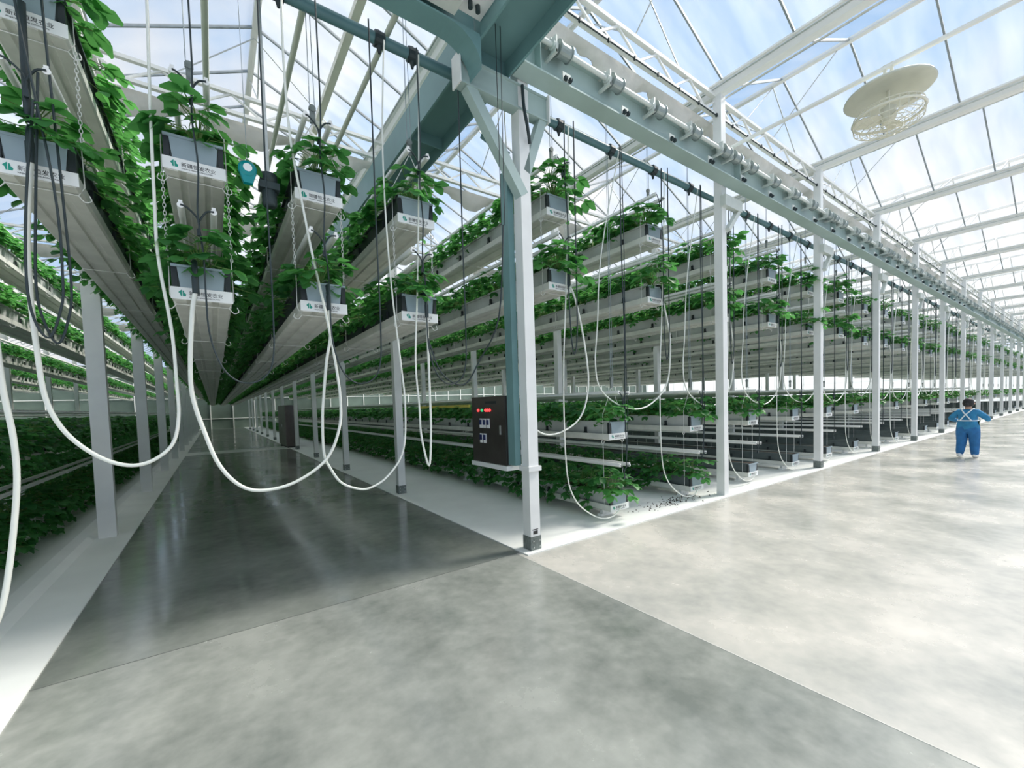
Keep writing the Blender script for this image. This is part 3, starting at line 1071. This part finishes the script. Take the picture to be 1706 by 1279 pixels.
def gutter(x, z, L, label, group, front=0, lights=True, y0=Y0, detail=2, lz=0.62, pm_='planter', hedge=False, bare=False):
    """front: number of single plants at the aisle end; detail 2 near, 1 mid, 0 far"""
    t = thing('planter_gutter', label, 'planter', (x, y0, z), group)
    put('channel', cmesh(('ch', L), lambda: MB().prism(chan, 0, L).mesh('channel', 'gutter')), t)
    if detail == 2:
        nb = min(5, int(L / PLEN))
        for q in range(nb):
            put('planter_box', cmesh(('pb', pm_), lambda: MB().prism(boxp, 0.004, PLEN - 0.006).mesh('planter_box', pm_)), t, (0, q * PLEN, 0))
        r0 = nb * PLEN
        if L - r0 > 0.5:
            put('planter_box', cmesh(('pbl', L - r0, pm_), lambda: MB().prism(boxp, 0.004, L - r0).mesh('planter_box', pm_)), t, (0, r0, 0))
        put('soil', cmesh(('so', L), lambda: MB().prism(soilp, 0.01, L - 0.01).mesh('soil', 'soil')), t)
        put('hanger_wire', HANGER, t, (0, 0.10, 0))
        for q in range(1, 5):
            put('hanger_wire', HANGER, t, (0, q * 2.1, 0))
    else:
        put('planter_box', cmesh(('pbl', L, pm_), lambda: MB().prism(boxp, 0.004, L).mesh('planter_box', pm_)), t)
    if detail >= 1:
        put('side_clips', cmesh(('cl', L), lambda: clips(L)), t)['kind'] = 'stuff'
    put('end_cap', ENDCAP, t)
    if detail >= 1:
        for s in (-1, 1):
            put('end_flap', FLAP, t, (s * 0.168, 0, 0))
    pl = put('nameplate', PLATE, t)
    if detail >= 1:
        put('logo', LOGO, pl, (-0.125, -0.012, 0.0))
        put('lettering', TXT_BIG, pl, (-0.085, -0.0125, -0.010))
        put('lettering_line', TXT_SMALL, pl, (-0.085, -0.0125, -0.030))
    if lights:
        lm = cmesh(('led', L), lambda: light_tube(L + 0.1))
        for s in (-1, 1):
            put('grow_light', lm, t, (s * 0.10, -0.12, lz + (0.0 if s < 0 else -0.01)))
        if detail == 2:
            sp = MB()
            sp.tube(spline([(0.0, -0.10, lz - 0.19), (0.0, -0.10, lz - 0.08), (-0.06, -0.11, lz - 0.01), (-0.10, -0.125, lz)], 4), 0.007, 6)
            sp.tube(spline([(0.0, -0.10, lz - 0.10), (0.05, -0.11, lz - 0.02), (0.10, -0.125, lz - 0.01)], 4), 0.007, 6)
            sp.box(-0.012, 0.012, -0.112, -0.088, lz - 0.20, lz - 0.15)
            put('light_cable', cmesh(('sp', lz), lambda: sp.mesh('light_cable', 'cable')), t)
    if z < 0.5:
        for fy in (0.25, 2.2, 4.4):
            put('foot', FOOT, t, (0, fy, 0.012 - z))
    yb = 0.50 if front else 0.0
    if bare:
        return t
    q = 0
    while yb < L - BLK + 0.6:
        me = leaf_blocks[10 + rnd_g.randrange(4) + (4 if hedge == 'dense' else 0) if hedge in ('over', 'dense') else rnd_g.randrange(5) + (5 if hedge else 0)]
        flip = rnd_g.random() < 0.5
        o = put('foliage', me, t, (0, yb + (BLK if flip else 0), 0.0), (0, 0, math.pi if flip else 0))
        o['kind'] = 'stuff'
        yb += BLK
    return t


def plants(x, z, n_, where, y0=Y0, seed=0, group='strawberry plants at the gutter ends', size=1.0):
    rnd = random.Random(1000 + seed)
    names = ('strawberry plant at the front end of %s', 'second strawberry plant from the front in %s', 'third strawberry plant from the front in %s')
    for q in range(n_):
        px = x + rnd.uniform(-0.05, 0.05)
        py = y0 + 0.10 + 0.22 * q + rnd.uniform(-0.03, 0.03)
        p = thing('strawberry_plant', names[q] % where, 'plant', (px, py, z + 0.205), group)
        put('crown', crown_mesh, p)
        nl = int((26 if q == 0 else 15) * size ** 0.8)
        for l in range(nl):
            a = 2 * math.pi * (l * 0.382) + rnd.uniform(-0.3, 0.3)
            if q == 0 and l % 5 < 2:
                a = -math.pi / 2 + rnd.uniform(-1.3, 1.3)
            k = (l * 3 + rnd.randrange(3)) % 8
            s = rnd.uniform(0.75, 1.12) * (1.1 if l % 4 else 1.3) * size
            put('leaf', single_leaves[k], p, (0, 0, 0), (rnd.uniform(-0.12, 0.12), rnd.uniform(-0.12, 0.12), a), (s, s, s))


seed = 0
ROWS_UP, ROWS_LOW = [], []
# rows over the left aisle
for q, (x, nm) in enumerate(((-2.82, 'leftmost'), (-1.94, 'middle'), (-1.03, 'rightmost'))):
    for z, tn in ((3.58, 'upper'), (2.62, 'lower')):
        seed += 1
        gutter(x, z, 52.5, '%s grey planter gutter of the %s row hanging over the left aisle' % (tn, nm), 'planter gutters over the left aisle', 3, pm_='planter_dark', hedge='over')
        plants(x, z, 3, 'the %s gutter, %s row over left aisle' % (tn, nm), seed=seed)
# raised rows left of the aisle
for q in range(8):
    x = -3.66 - 1.95 * q
    for z, tn in ((4.28, 'upper'), (3.31, 'lower')):
        seed += 1
        lab = '%s grey planter gutter of the raised row above the left aisle\'s left edge' % tn if q == 0 else '%s grey planter gutter of the %s raised row left of the left-aisle columns' % (tn, ordn(q))
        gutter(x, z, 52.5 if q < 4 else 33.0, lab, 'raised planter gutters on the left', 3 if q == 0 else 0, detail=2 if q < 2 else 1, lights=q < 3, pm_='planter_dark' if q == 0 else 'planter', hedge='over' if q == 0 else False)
        if q == 0:
            plants(x, z, 3, 'the %s gutter above the left aisle\'s left edge' % tn, seed=seed)
# low rows left of the aisle
for q in range(7):
    x = -5.02 - 1.95 * q
    for z, tn in ((0.17, 'floor-level'), (1.19, 'waist-high')):
        gutter(x, z, 51.0 if q < 2 else 33.0, '%s grey planter gutter of the %s low row left of the left aisle' % (tn, ordn(q + 1)), 'low planter gutters on the left', 0, detail=2 if q == 0 else 1, lights=q < 2, hedge=True)
# raised and low rows along the main aisle
NR = 35
for k in range(NR):
    L = 52.5 if k < 5 else 42.0 if k < 8 else (24.0 if k < 16 else 9.0)
    det = 2 if k < 5 else (1 if k < 12 else 0)
    x = 0.90 + 1.975 * k
    dz = (0.0, 0.06, -0.03, 0.02)[k % 4]
    for z, tn in ((4.10 + dz, 'upper'), (3.18 + dz, 'lower')):
        seed += 1
        fr = 3 if k < 6 else 0
        gutter(x, z, L, '%s grey planter gutter of the %s raised row right of the corner column' % (tn, ordn(k + 1)), 'raised planter gutters along the main aisle', fr, detail=det, lights=k < 14, hedge='dense')
        if fr:
            plants(x, z, fr, 'the %s gutter, %s raised row from the corner' % (tn, ordn(k + 1)), seed=seed, size=1.25)
    x = 1.95 + 2.0 * k
    if x > 70:
        continue
    for z, tn in ((0.17, 'floor-level'), (1.20, 'waist-high')):
        seed += 1
        bare = k > 1 and tn == 'floor-level'
        fr = 3 if k < 3 and not bare else 0
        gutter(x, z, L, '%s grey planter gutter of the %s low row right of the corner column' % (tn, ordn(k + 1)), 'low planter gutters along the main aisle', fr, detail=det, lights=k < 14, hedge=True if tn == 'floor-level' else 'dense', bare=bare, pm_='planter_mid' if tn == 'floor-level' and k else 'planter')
        if fr:
            plants(x, z, fr, 'the %s gutter, %s low row from the corner' % (tn, ordn(k + 1)), seed=seed)


# ------------------------------------------------------------------ hoses, cables, wires
def hose(pts, y, label, r=0.0165, name='white_hose', m='hose', sub=6, group=None, fit=True, cat='hose', n=8):
    p3 = [(x, y, z) for x, z in pts]
    t = thing(name, label, cat, (0, 0, 0), group)
    MB().tube(spline(p3, sub), r, n, True, r * 0.55 if fit else r).build('hose_run', m, t)
    if fit:
        x, z = pts[0]
        f = MB()
        f.tube([(x, y, z - 0.03), (x, y, z + 0.10)], r * 1.45, 10)
        f.tube(spline([(x, y, z + 0.06), (x, y + 0.01, z + 0.16), (x, y + 0.05, z + 0.22), (x, y + 0.12, z + 0.23)], 4), r * 1.2, 10)
        f.build('elbow_fitting', 'cable', t)
    return t


Yh = 0.29
gw = 'white drain hoses looping from gutter ends'
hose([(-3.67, 3.37), (-3.71, 2.93), (-3.72, 2.54), (-3.71, 2.16), (-3.69, 1.85), (-3.63, 1.65), (-3.53, 1.50), (-3.40, 1.39), (-3.27, 1.35), (-3.15, 1.39), (-3.05, 1.50), (-3.01, 1.70), (-3.01, 1.93),
      (-3.02, 2.33), (-3.07, 2.85), (-3.07, 3.28), (-3.06, 3.91), (-3.04, 4.67), (-3.04, 5.2)], Yh, 'white hose looping low from the gutter at the left aisle\'s left edge', group=gw)
hose([(-2.86, 2.64), (-2.89, 2.47), (-2.92, 2.11), (-2.92, 1.84), (-2.86, 1.56), (-2.78, 1.30), (-2.65, 1.12), (-2.49, 1.06), (-2.25, 1.10), (-2.0, 1.27), (-1.88, 1.54), (-1.86, 1.81), (-1.89, 2.15),
      (-1.95, 2.57), (-2.03, 3.03), (-2.10, 3.52), (-2.16, 4.0), (-2.18, 4.63), (-2.17, 5.2)], Yh - 0.02, 'white hose with the widest loop, from the leftmost row over left aisle', group=gw)
hose([(-1.91, 2.62), (-1.91, 2.36), (-1.95, 2.15), (-1.99, 1.83), (-2.01, 1.61), (-2.01, 1.31), (-1.96, 1.17), (-1.88, 1.04), (-1.76, 0.97), (-1.63, 0.95), (-1.45, 1.04), (-1.28, 1.28), (-1.24, 1.72),
      (-1.27, 2.17), (-1.32, 2.75), (-1.35, 3.31), (-1.36, 3.88), (-1.35, 4.44), (-1.30, 5.2)], Yh + 0.02, 'white hose looping near the floor from the middle row over left aisle', r=0.0135, group=gw)
hose([(-0.98, 2.64), (-0.98, 2.30), (-0.98, 1.87), (-0.985, 1.44), (-1.02, 1.10), (-1.09, 1.41), (-1.10, 1.72), (-1.12, 2.18), (-1.07, 2.90), (-1.01, 3.97), (-0.96, 5.2)], Yh, 'white hose with a tight V bend from the rightmost row over left aisle', r=0.0135, group=gw)
hose([(-3.86, 3.0), (-3.88, 2.4), (-3.87, 1.93), (-3.84, 1.55), (-3.85, 1.20), (-3.93, 0.60), (-4.02, 0.3)], Yh, 'white hose hanging at the far left edge beside the ground cover', fit=False, group=gw)
hose([(-3.66, 4.34), (-3.665, 4.05), (-3.67, 3.60)], Yh + 0.0, 'thick black feed pipe between the two gutters at the upper left', r=0.02, name='feed_pipe', m='cable', fit=False, cat='pipe')

rr0 = [(1.0, 3.22), (1.11, 3.03), (1.25, 2.5), (1.31, 1.94), (1.15, 1.51), (0.75, 1.32), (0.41, 1.38), (0.20, 1.75), (0.12, 2.6), (0.10, 3.9), (0.06, 5.2)]
hose(rr0, Yh, 'white hose looping behind the corner column from the first raised row', r=0.0135, group=gw)
rr1 = [(2.98, 3.26), (3.11, 2.89), (3.17, 2.54), (3.05, 1.91), (2.53, 1.58), (1.98, 1.59), (1.51, 1.83), (1.40, 2.19), (1.46, 2.75), (1.57, 3.73), (2.02, 5.2)]
for k in range(1, 18):
    xk = 0.90 + 1.975 * k
    rj = random.Random(70 + k)
    sc, zz = rj.uniform(0.9, 1.1), rj.uniform(-0.12, 0.12)
    pts = [(xk + (px - 2.875) * (sc if 0 < q < 10 else 1), pz + (zz if 2 < q < 8 else 0)) for q, (px, pz) in enumerate(rr1)]
    hose(pts, Yh, 'white hose looping down from the %s raised row right of the corner column' % ordn(k + 1), r=0.0135, group=gw, sub=4 if k < 6 else 3, n=8 if k < 6 else 5, fit=k < 8)
low0 = [(1.90, 0.20), (1.74, 0.09), (1.49, 0.10), (1.21, 0.24), (0.99, 0.45), (0.87, 0.78), (0.84, 1.48), (0.86, 2.25), (0.92, 3.01), (1.0, 4.2), (1.04, 5.2)]
for k in range(0, 9):
    xk = 1.95 + 2.0 * k
    pts = [(xk + px - 1.95, max(0.03, pz)) for px, pz in low0]
    hose(pts, 0.27, 'thin white hose dropping to the floor gutter of the %s low row' % ordn(k + 1), r=0.009, group='thin white hoses of the low rows', sub=4, n=6, fit=False)

gb = 'black power cables at gutter ends'


def cab(pts, y, label, r=0.009):
    hose(pts, y, label, r=r, name='power_cable', m='cable', fit=False, cat='cable', group=gb, n=6, sub=5)


cab([(-3.60, 3.9), (-3.65, 3.13), (-3.68, 2.55), (-3.65, 2.30), (-3.60, 2.19), (-3.55, 2.33), (-3.52, 2.57), (-3.53, 3.16), (-3.56, 4.41), (-3.56, 5.2)], 0.24, 'black cable looping below the gutter at the left aisle\'s left edge', 0.0075)
cab([(-3.62, 3.7), (-3.68, 3.13), (-3.71, 2.60), (-3.69, 2.33), (-3.63, 2.22), (-3.57, 2.40), (-3.55, 2.60), (-3.56, 3.2), (-3.68, 4.41), (-3.70, 5.2)], 0.20, 'second black cable beside the looping one at upper left', 0.0075)
for q, (x, nm) in enumerate(((-2.82, 'leftmost'), (-1.94, 'middle'), (-1.03, 'rightmost'))):
    cab([(x + 0.02, 5.2), (x + 0.02, 4.3), (x, 3.9), (x + 0.02, 3.55), (x, 3.2), (x + 0.02, 2.9), (x + 0.02, 2.62), (x + 0.03, 2.3), (x + 0.10, 2.05), (x + 0.22, 1.94), (x + 0.36, 1.97), (x + 0.44, 2.12), (x + 0.46, 2.5), (x + 0.46, 3.5), (x + 0.47, 5.25)],
        0.225, 'black cable hanging down the end of the %s row over the left aisle' % nm, 0.007)
for k in range(14):
    x = 0.90 + 1.975 * k
    cab([(x + 0.03, 5.2), (x + 0.02, 4.5), (x + 0.05, 4.0), (x + 0.04, 3.2), (x + 0.06, 2.6), (x + 0.11, 2.32), (x + 0.17, 2.6), (x + 0.18, 3.4), (x + 0.19, 5.25)], 0.23, 'black cable hung at the end of the %s raised row right of the corner' % ordn(k + 1), 0.0085)
    x = 1.95 + 2.0 * k
    cab([(x + 0.03, 5.25), (x + 0.02, 4.0), (x + 0.05, 2.6), (x + 0.03, 1.5), (x + 0.05, 1.1), (x + 0.04, 0.75)], 0.24, 'black cable dropping to the end of the %s low row' % ordn(k + 1), 0.0085)
    cab([(x + 0.07, 5.25), (x + 0.09, 4.0), (x + 0.08, 2.6), (x + 0.10, 1.5), (x + 0.07, 0.95)], 0.25, 'thinner black cable twinned with that of the %s low row' % ordn(k + 1), 0.006)

# lifting wires with chain between the tiers
link = []
for q in range(2):
    mb = MB()
    pts = []
    for s in range(13):
        a = 2 * math.pi * s / 12
        pts.append((0.009 * math.cos(a), 0, 0.018 * math.sin(a)) if q == 0 else (0, 0.009 * math.cos(a), 0.018 * math.sin(a)))
    link.append(mb.tube(pts, 0.0028, 4, False))
LINKS = []


def chain_mesh(h):
    mb = MB()
    z = 0
    q = 0
    while z < h:
        src = link[q % 2]
        mb.add([(v[0], v[1], v[2] + z) for v in src.v], src.f, True)
        z += 0.029
        q += 1
    return mb.mesh('chain', 'wire_white')


CH = chain_mesh(0.62)


def lift(x, ztop, zu, zl, label, yy=0.45, chain=True, r=0.004):
    t = thing('lifting_wire', label, 'lifting wire', (x, yy, 0), 'lifting wires of the rows')
    mb = MB()
    for s in (-1, 1):
        mb.tube([(s * 0.012, 0, ztop), (s * 0.020, 0, zu + 0.86)], r, 5)
    mb.build('wire', 'wire', t)
    pb = MB()
    pb.box(-0.022, 0.022, -0.012, 0.012, zu + 0.70, zu + 0.82)
    pb.lathe([(0, -0.016), (0.030, -0.016), (0.030, 0.016), (0, 0.016)], 10, (0, 0, zu + 0.83), 'y', False)
    pb.build('hook_block', 'zinc', t)
    rd = MB()
    for s in (-1, 1):
        rd.tube([(0, 0, zu + 0.71), (s * 0.19, 0, zu + 0.34)], 0.004, 5)
    rd.build('sling', 'wire_white', t)
    if chain:
        for s in (-1, 1):
            put('chain', CH, t, (s * 0.205, 0, zl + 0.33))
    else:
        for s in (-1, 1):
            MB().tube([(s * 0.205, 0, zl + 0.3), (s * 0.205, 0, zu)], 0.004, 4).build('tie', 'wire_white', t)


lift(-3.66, 6.4, 4.28, 3.31, 'steel lifting wire of the row at left aisle\'s left edge')
for x, nm in ((-2.82, 'leftmost'), (-1.94, 'middle'), (-1.03, 'rightmost')):
    lift(x, 6.4, 3.58, 2.62, 'steel lifting wire of the %s row over the left aisle' % nm)
for k in range(35):
    lift(0.90 + 1.975 * k, 5.9, 4.12, 3.2, 'steel lifting wire of the %s raised row right of the corner column' % ordn(k + 1), chain=k < 3)
    if 1.95 + 2.0 * k < 70:
        lift(1.95 + 2.0 * k, 5.9, 1.20, 0.17, 'steel lifting wire of the %s low row right of the corner column' % ordn(k + 1), chain=False)
for q in range(1, 8):
    lift(-3.66 - 1.95 * q, 6.4, 4.28, 3.31, 'steel lifting wire of the %s raised row left of the left-aisle columns' % ordn(q), chain=False)
# ropes from the pulleys beside the corner column
o = MB().tube([(-0.36, -0.2, 5.75), (-0.36, -0.2, 0.9 + 2.6)], 0.0045, 5).tube([(-0.30, -0.2, 5.75), (-0.32, -0.2, 3.5)], 0.0045, 5).tube(spline([(-0.34, -0.2, 3.5), (-0.36, -0.1, 2.6), (-0.42, 0.2, 2.2), (-0.60, 0.25, 1.93), (-0.85, 0.27, 2.05), (-0.98, 0.28, 2.4)], 5), 0.008, 6).build('hoist_rope', 'cable')
tag(o, 'dark twin hoist rope hanging left of the corner column', 'rope')

# teal reel and dark gearmotor seen beyond the aisle rows
tr = thing('spring_reel', 'teal spring reel with a round white label hanging above the aisle rows', 'reel', (-2.48, 0.28, 3.63))
tr.scale = (0.52, 0.52, 0.52)
MB().lathe([(0.0, -0.06), (0.10, -0.06), (0.125, -0.03), (0.125, 0.03), (0.10, 0.06), (0, 0.06)], 20, (0, 0, 0.02), 'y').build('drum_case', 'teal_plastic', tr)
MB().add([(-0.11, -0.045, -0.03), (0.11, -0.045, -0.03), (0.06, -0.04, -0.19), (-0.06, -0.04, -0.19), (-0.11, 0.045, -0.03), (0.11, 0.045, -0.03), (0.06, 0.04, -0.19), (-0.06, 0.04, -0.19)],
         [(0, 1, 2, 3), (7, 6, 5, 4), (0, 4, 5, 1), (1, 5, 6, 2), (2, 6, 7, 3), (3, 7, 4, 0)]).build('nozzle_case', 'teal_plastic', tr)
MB().lathe([(0, -0.064), (0.06, -0.064), (0.06, -0.058)], 20, (0, 0, 0.03), 'y', False).build('label_disc', 'plate', tr)
MB().tube([(0, 0, 0.13), (0, 0, 3.2)], 0.005, 5).build('hanging_cord', 'wire', tr)
gmo = thing('hanging_gearmotor', 'dark hanging gearmotor beside the teal reel', 'motor', (-2.31, 0.50, 3.62))
gmo.scale = (0.48, 0.48, 0.48)
MB().lathe([(0, -0.30), (0.10, -0.30), (0.12, -0.26), (0.12, -0.05), (0.09, 0.0), (0.09, 0.10), (0.14, 0.12), (0.14, 0.26), (0.06, 0.30), (0, 0.30)], 16).build('motor_body', 'motor_dark', gmo)
MB().box(-0.16, 0.16, -0.12, 0.12, -0.02, 0.10).build('gear_case', 'motor_dark', gmo)
MB().box(-0.02, 0.02, -0.02, 0.02, 0.28, 3.55).build('support_post', 'galv', gmo)
sb = thing('bell_lamp', 'small white bell-shaped lamp at the upper left edge', 'lamp', (-4.30, 1.15, 4.35))
MB().lathe([(0, 0.20), (0.03, 0.20), (0.04, 0.14), (0.09, 0.09), (0.10, 0.02), (0.10, -0.10), (0.07, -0.16), (0, -0.17)], 18).build('lamp_shade', 'plate', sb)
MB().lathe([(0.103, 0.02), (0.106, 0.01), (0.106, -0.01), (0.103, -0.02)], 18).build('band', 'zinc', sb)
MB().tube([(0, 0, 0.2), (0, 0, 2.0)], 0.006, 5).build('hanging_cord', 'wire_white', sb)

# yellow strip on the first low row, spilled soil
ys = MB().box(-0.02, 0.02, 0, 2.6, -0.03, 0.03).build('sticky_strip', 'yellow', None, (1.70, 4.2, 1.70))
tag(ys, 'yellow sticky strip along the light tubes behind the control box', 'insect strip')
sp = MB()
rnd = random.Random(9)
for q in range(160):
    x, y = 3.35 + rnd.gauss(0, 0.45), 0.42 + rnd.gauss(0, 0.12)
    if y < 0.1:
        continue
    r = rnd.uniform(0.006, 0.02)
    sp.add([(x - r, y, 0.012), (x, y - r, 0.012), (x + r, y, 0.012), (x, y + r, 0.012), (x, y, 0.012 + r)], [(0, 1, 4), (1, 2, 4), (2, 3, 4), (3, 0, 4)])
so = sp.build('spilled_soil', 'soil')
tag(so, 'crumbs of dark soil scattered on the white ground cover', 'soil', kind='stuff')

# ------------------------------------------------------------------ person walking away
PX, PY = 12.77, -1.71
person = thing('person', 'person in blue work clothes with white crossed straps walking away', 'person', (PX, PY, 0))
person.rotation_euler = (0, 0, math.radians(-8))
# local: faces +x, y to the left
J = {
    'pelvis': ((0, 0, 0.80), 0.165), 'waist': ((0.0, 0, 0.92), 0.15), 'chest': ((0.01, 0, 1.08), 0.155), 'neckb': ((0.0, 0, 1.20), 0.085), 'neck': ((0.015, 0, 1.26), 0.052),
    'head0': ((0.025, 0, 1.32), 0.075), 'head1': ((0.03, 0, 1.40), 0.088), 'head2': ((0.025, 0, 1.455), 0.06),
    'hipL': ((0, 0.10, 0.70), 0.14), 'kneeL': ((0.03, 0.115, 0.42), 0.105), 'ankL': ((-0.10, 0.115, 0.11), 0.082), 'toeL': ((-0.0, 0.12, 0.05), 0.045),
    'hipR': ((0, -0.10, 0.70), 0.14), 'kneeR': ((0.05, -0.11, 0.41), 0.105), 'ankR': ((0.06, -0.11, 0.09), 0.084), 'toeR': ((0.18, -0.12, 0.04), 0.045),
    'shL': ((0.0, 0.17, 1.15), 0.088), 'elL': ((0.0, 0.33, 0.98), 0.066), 'wrL': ((0.20, 0.26, 0.93), 0.046), 'haL': ((0.28, 0.22, 0.93), 0.04),
    'shR': ((0.0, -0.17, 1.15), 0.088), 'elR': ((0.0, -0.34, 1.0), 0.066), 'wrR': ((0.20, -0.30, 0.95), 0.046), 'haR': ((0.28, -0.26, 0.95), 0.04),
}
E_ = [('pelvis', 'waist'), ('waist', 'chest'), ('chest', 'neckb'), ('neckb', 'neck'), ('neck', 'head0'), ('head0', 'head1'), ('head1', 'head2'),
      ('pelvis', 'hipL'), ('hipL', 'kneeL'), ('kneeL', 'ankL'), ('ankL', 'toeL'), ('pelvis', 'hipR'), ('hipR', 'kneeR'), ('kneeR', 'ankR'), ('ankR', 'toeR'),
      ('chest', 'shL'), ('shL', 'elL'), ('elL', 'wrL'), ('wrL', 'haL'), ('chest', 'shR'), ('shR', 'elR'), ('elR', 'wrR'), ('wrR', 'haR')]
names = list(J)
# five fingers per hand
for s, hn in (('L', 'haL'), ('R', 'haR')):
    b = Vector(J[hn][0])
    sg = 1 if s == 'L' else -1
    for fi, (dy, dz, ln) in enumerate(((0.022, 0.0, 0.055), (0.008, 0.004, 0.065), (-0.008, 0.004, 0.06), (-0.022, 0.0, 0.048), (-0.035 * sg, -0.02, 0.035))):
        n1, n2 = 'f%s%da' % (s, fi), 'f%s%db' % (s, fi)
        J[n1] = (tuple(b + Vector((0.035, dy, dz))), 0.010)
        J[n2] = (tuple(b + Vector((0.035 + ln * 0.8, dy * 1.2, dz - ln * 0.5))), 0.008)
        E_ += [(hn, n1), (n1, n2)]
names = list(J)
me = bpy.data.meshes.new('body')
me.from_pydata([J[n_][0] for n_ in names], [(names.index(a), names.index(b)) for a, b in E_], [])
tmp = bpy.data.objects.new('body_tmp', me)
COL.objects.link(tmp)
sk = tmp.modifiers.new('skin', 'SKIN')
sk.use_smooth_shade = True
if not me.skin_vertices:
    bm = bmesh.new()
    bm.from_mesh(me)
    bm.verts.layers.skin.verify()
    bm.to_mesh(me)
    bm.free()
for i, n_ in enumerate(names):
    r = J[n_][1]
    sv = me.skin_vertices[0].data[i]
    sv.radius = (r, r * (1.0 if n_ not in ('chest', 'waist', 'pelvis') else 1.12))
    sv.use_root = n_ == 'pelvis'
ss = tmp.modifiers.new('sub', 'SUBSURF')
ss.levels = ss.render_levels = 2
bpy.context.view_layer.update()
bme = bpy.data.meshes.new_from_object(tmp.evaluated_get(bpy.context.evaluated_depsgraph_get()))
bpy.data.objects.remove(tmp)
bme.materials.clear()
for m_ in ('trousers', 'jacket', 'skin', 'shoe'):
    bme.materials.append(M[m_])
for p in bme.polygons:
    c = p.center
    p.use_smooth = True
    if c.z > 1.225:
        p.material_index = 2
    elif c.x > 0.215 and c.z > 0.6:
        p.material_index = 2
    elif c.z > 0.76 or (abs(c.y) > 0.24 and c.z > 0.6):
        p.material_index = 1
    elif c.z < 0.085:
        p.material_index = 3
    else:
        p.material_index = 0
put('body', bme, person)
hr = MB().lathe([(0.0, 0.115), (0.05, 0.105), (0.088, 0.07), (0.104, 0.015), (0.102, -0.04), (0.085, -0.085), (0.06, -0.10)], 18, (0.008, 0, 1.395))
hr.lathe([(0, 0.05), (0.03, 0.04), (0.042, 0.0), (0.03, -0.04), (0, -0.05)], 12, (-0.085, 0, 1.35))
hr.build('hair', 'hair', person)
MB().lathe([(0, 0.012), (0.01, 0.008), (0.014, 0), (0.01, -0.008), (0, -0.012)], 10, (0.122, 0, 1.37), 'x').build('nose', 'skin', person)
for s in (-1, 1):
    MB().lathe([(0, -0.012), (0.018, -0.008), (0.022, 0), (0.018, 0.008), (0, 0.012)], 10, (0.025, s * 0.104, 1.37), 'y').build('ear', 'skin', person)
    MB().tube(spline([(0.03, s * 0.105, 1.245), (-0.06, s * 0.10, 1.235), (-0.135, s * 0.05, 1.16), (-0.165, -s * 0.02, 1.07), (-0.155, -s * 0.10, 0.95)], 4), 0.014, 6).build('strap', 'strap', person)
    MB().lathe([(0, -0.13), (0.035, -0.12), (0.05, -0.06), (0.052, 0.04), (0.045, 0.10), (0, 0.13)], 12, ((-0.06 if s > 0 else 0.10), s * 0.115, 0.052 + (0.015 if s > 0 else 0)), 'x').build('shoe', 'shoe', person)
wb = MB().tube([(0.165 * math.cos(a), 0.185 * math.sin(a), 0.945) for a in [math.pi * 2 * q / 24 for q in range(25)]], 0.014, 6, False)
wb.build('waist_strap', 'strap', person)
ap = MB()
for q in range(9):
    a = -math.pi * 0.5 + math.pi * q / 8
    for z, rr in ((0.52, 0.20), (0.95, 0.185)):
        ap.v.append((rr * math.cos(a) * 0.95 + 0.01, rr * 1.05 * math.sin(a), z))
for q in range(8):
    ap.f.append((2 * q, 2 * q + 2, 2 * q + 3, 2 * q + 1))
    ap.s.append(True)
apo = ap.build('apron', 'apron', person)
sol = apo.modifiers.new('thick', 'SOLIDIFY')
sol.thickness = 0.008
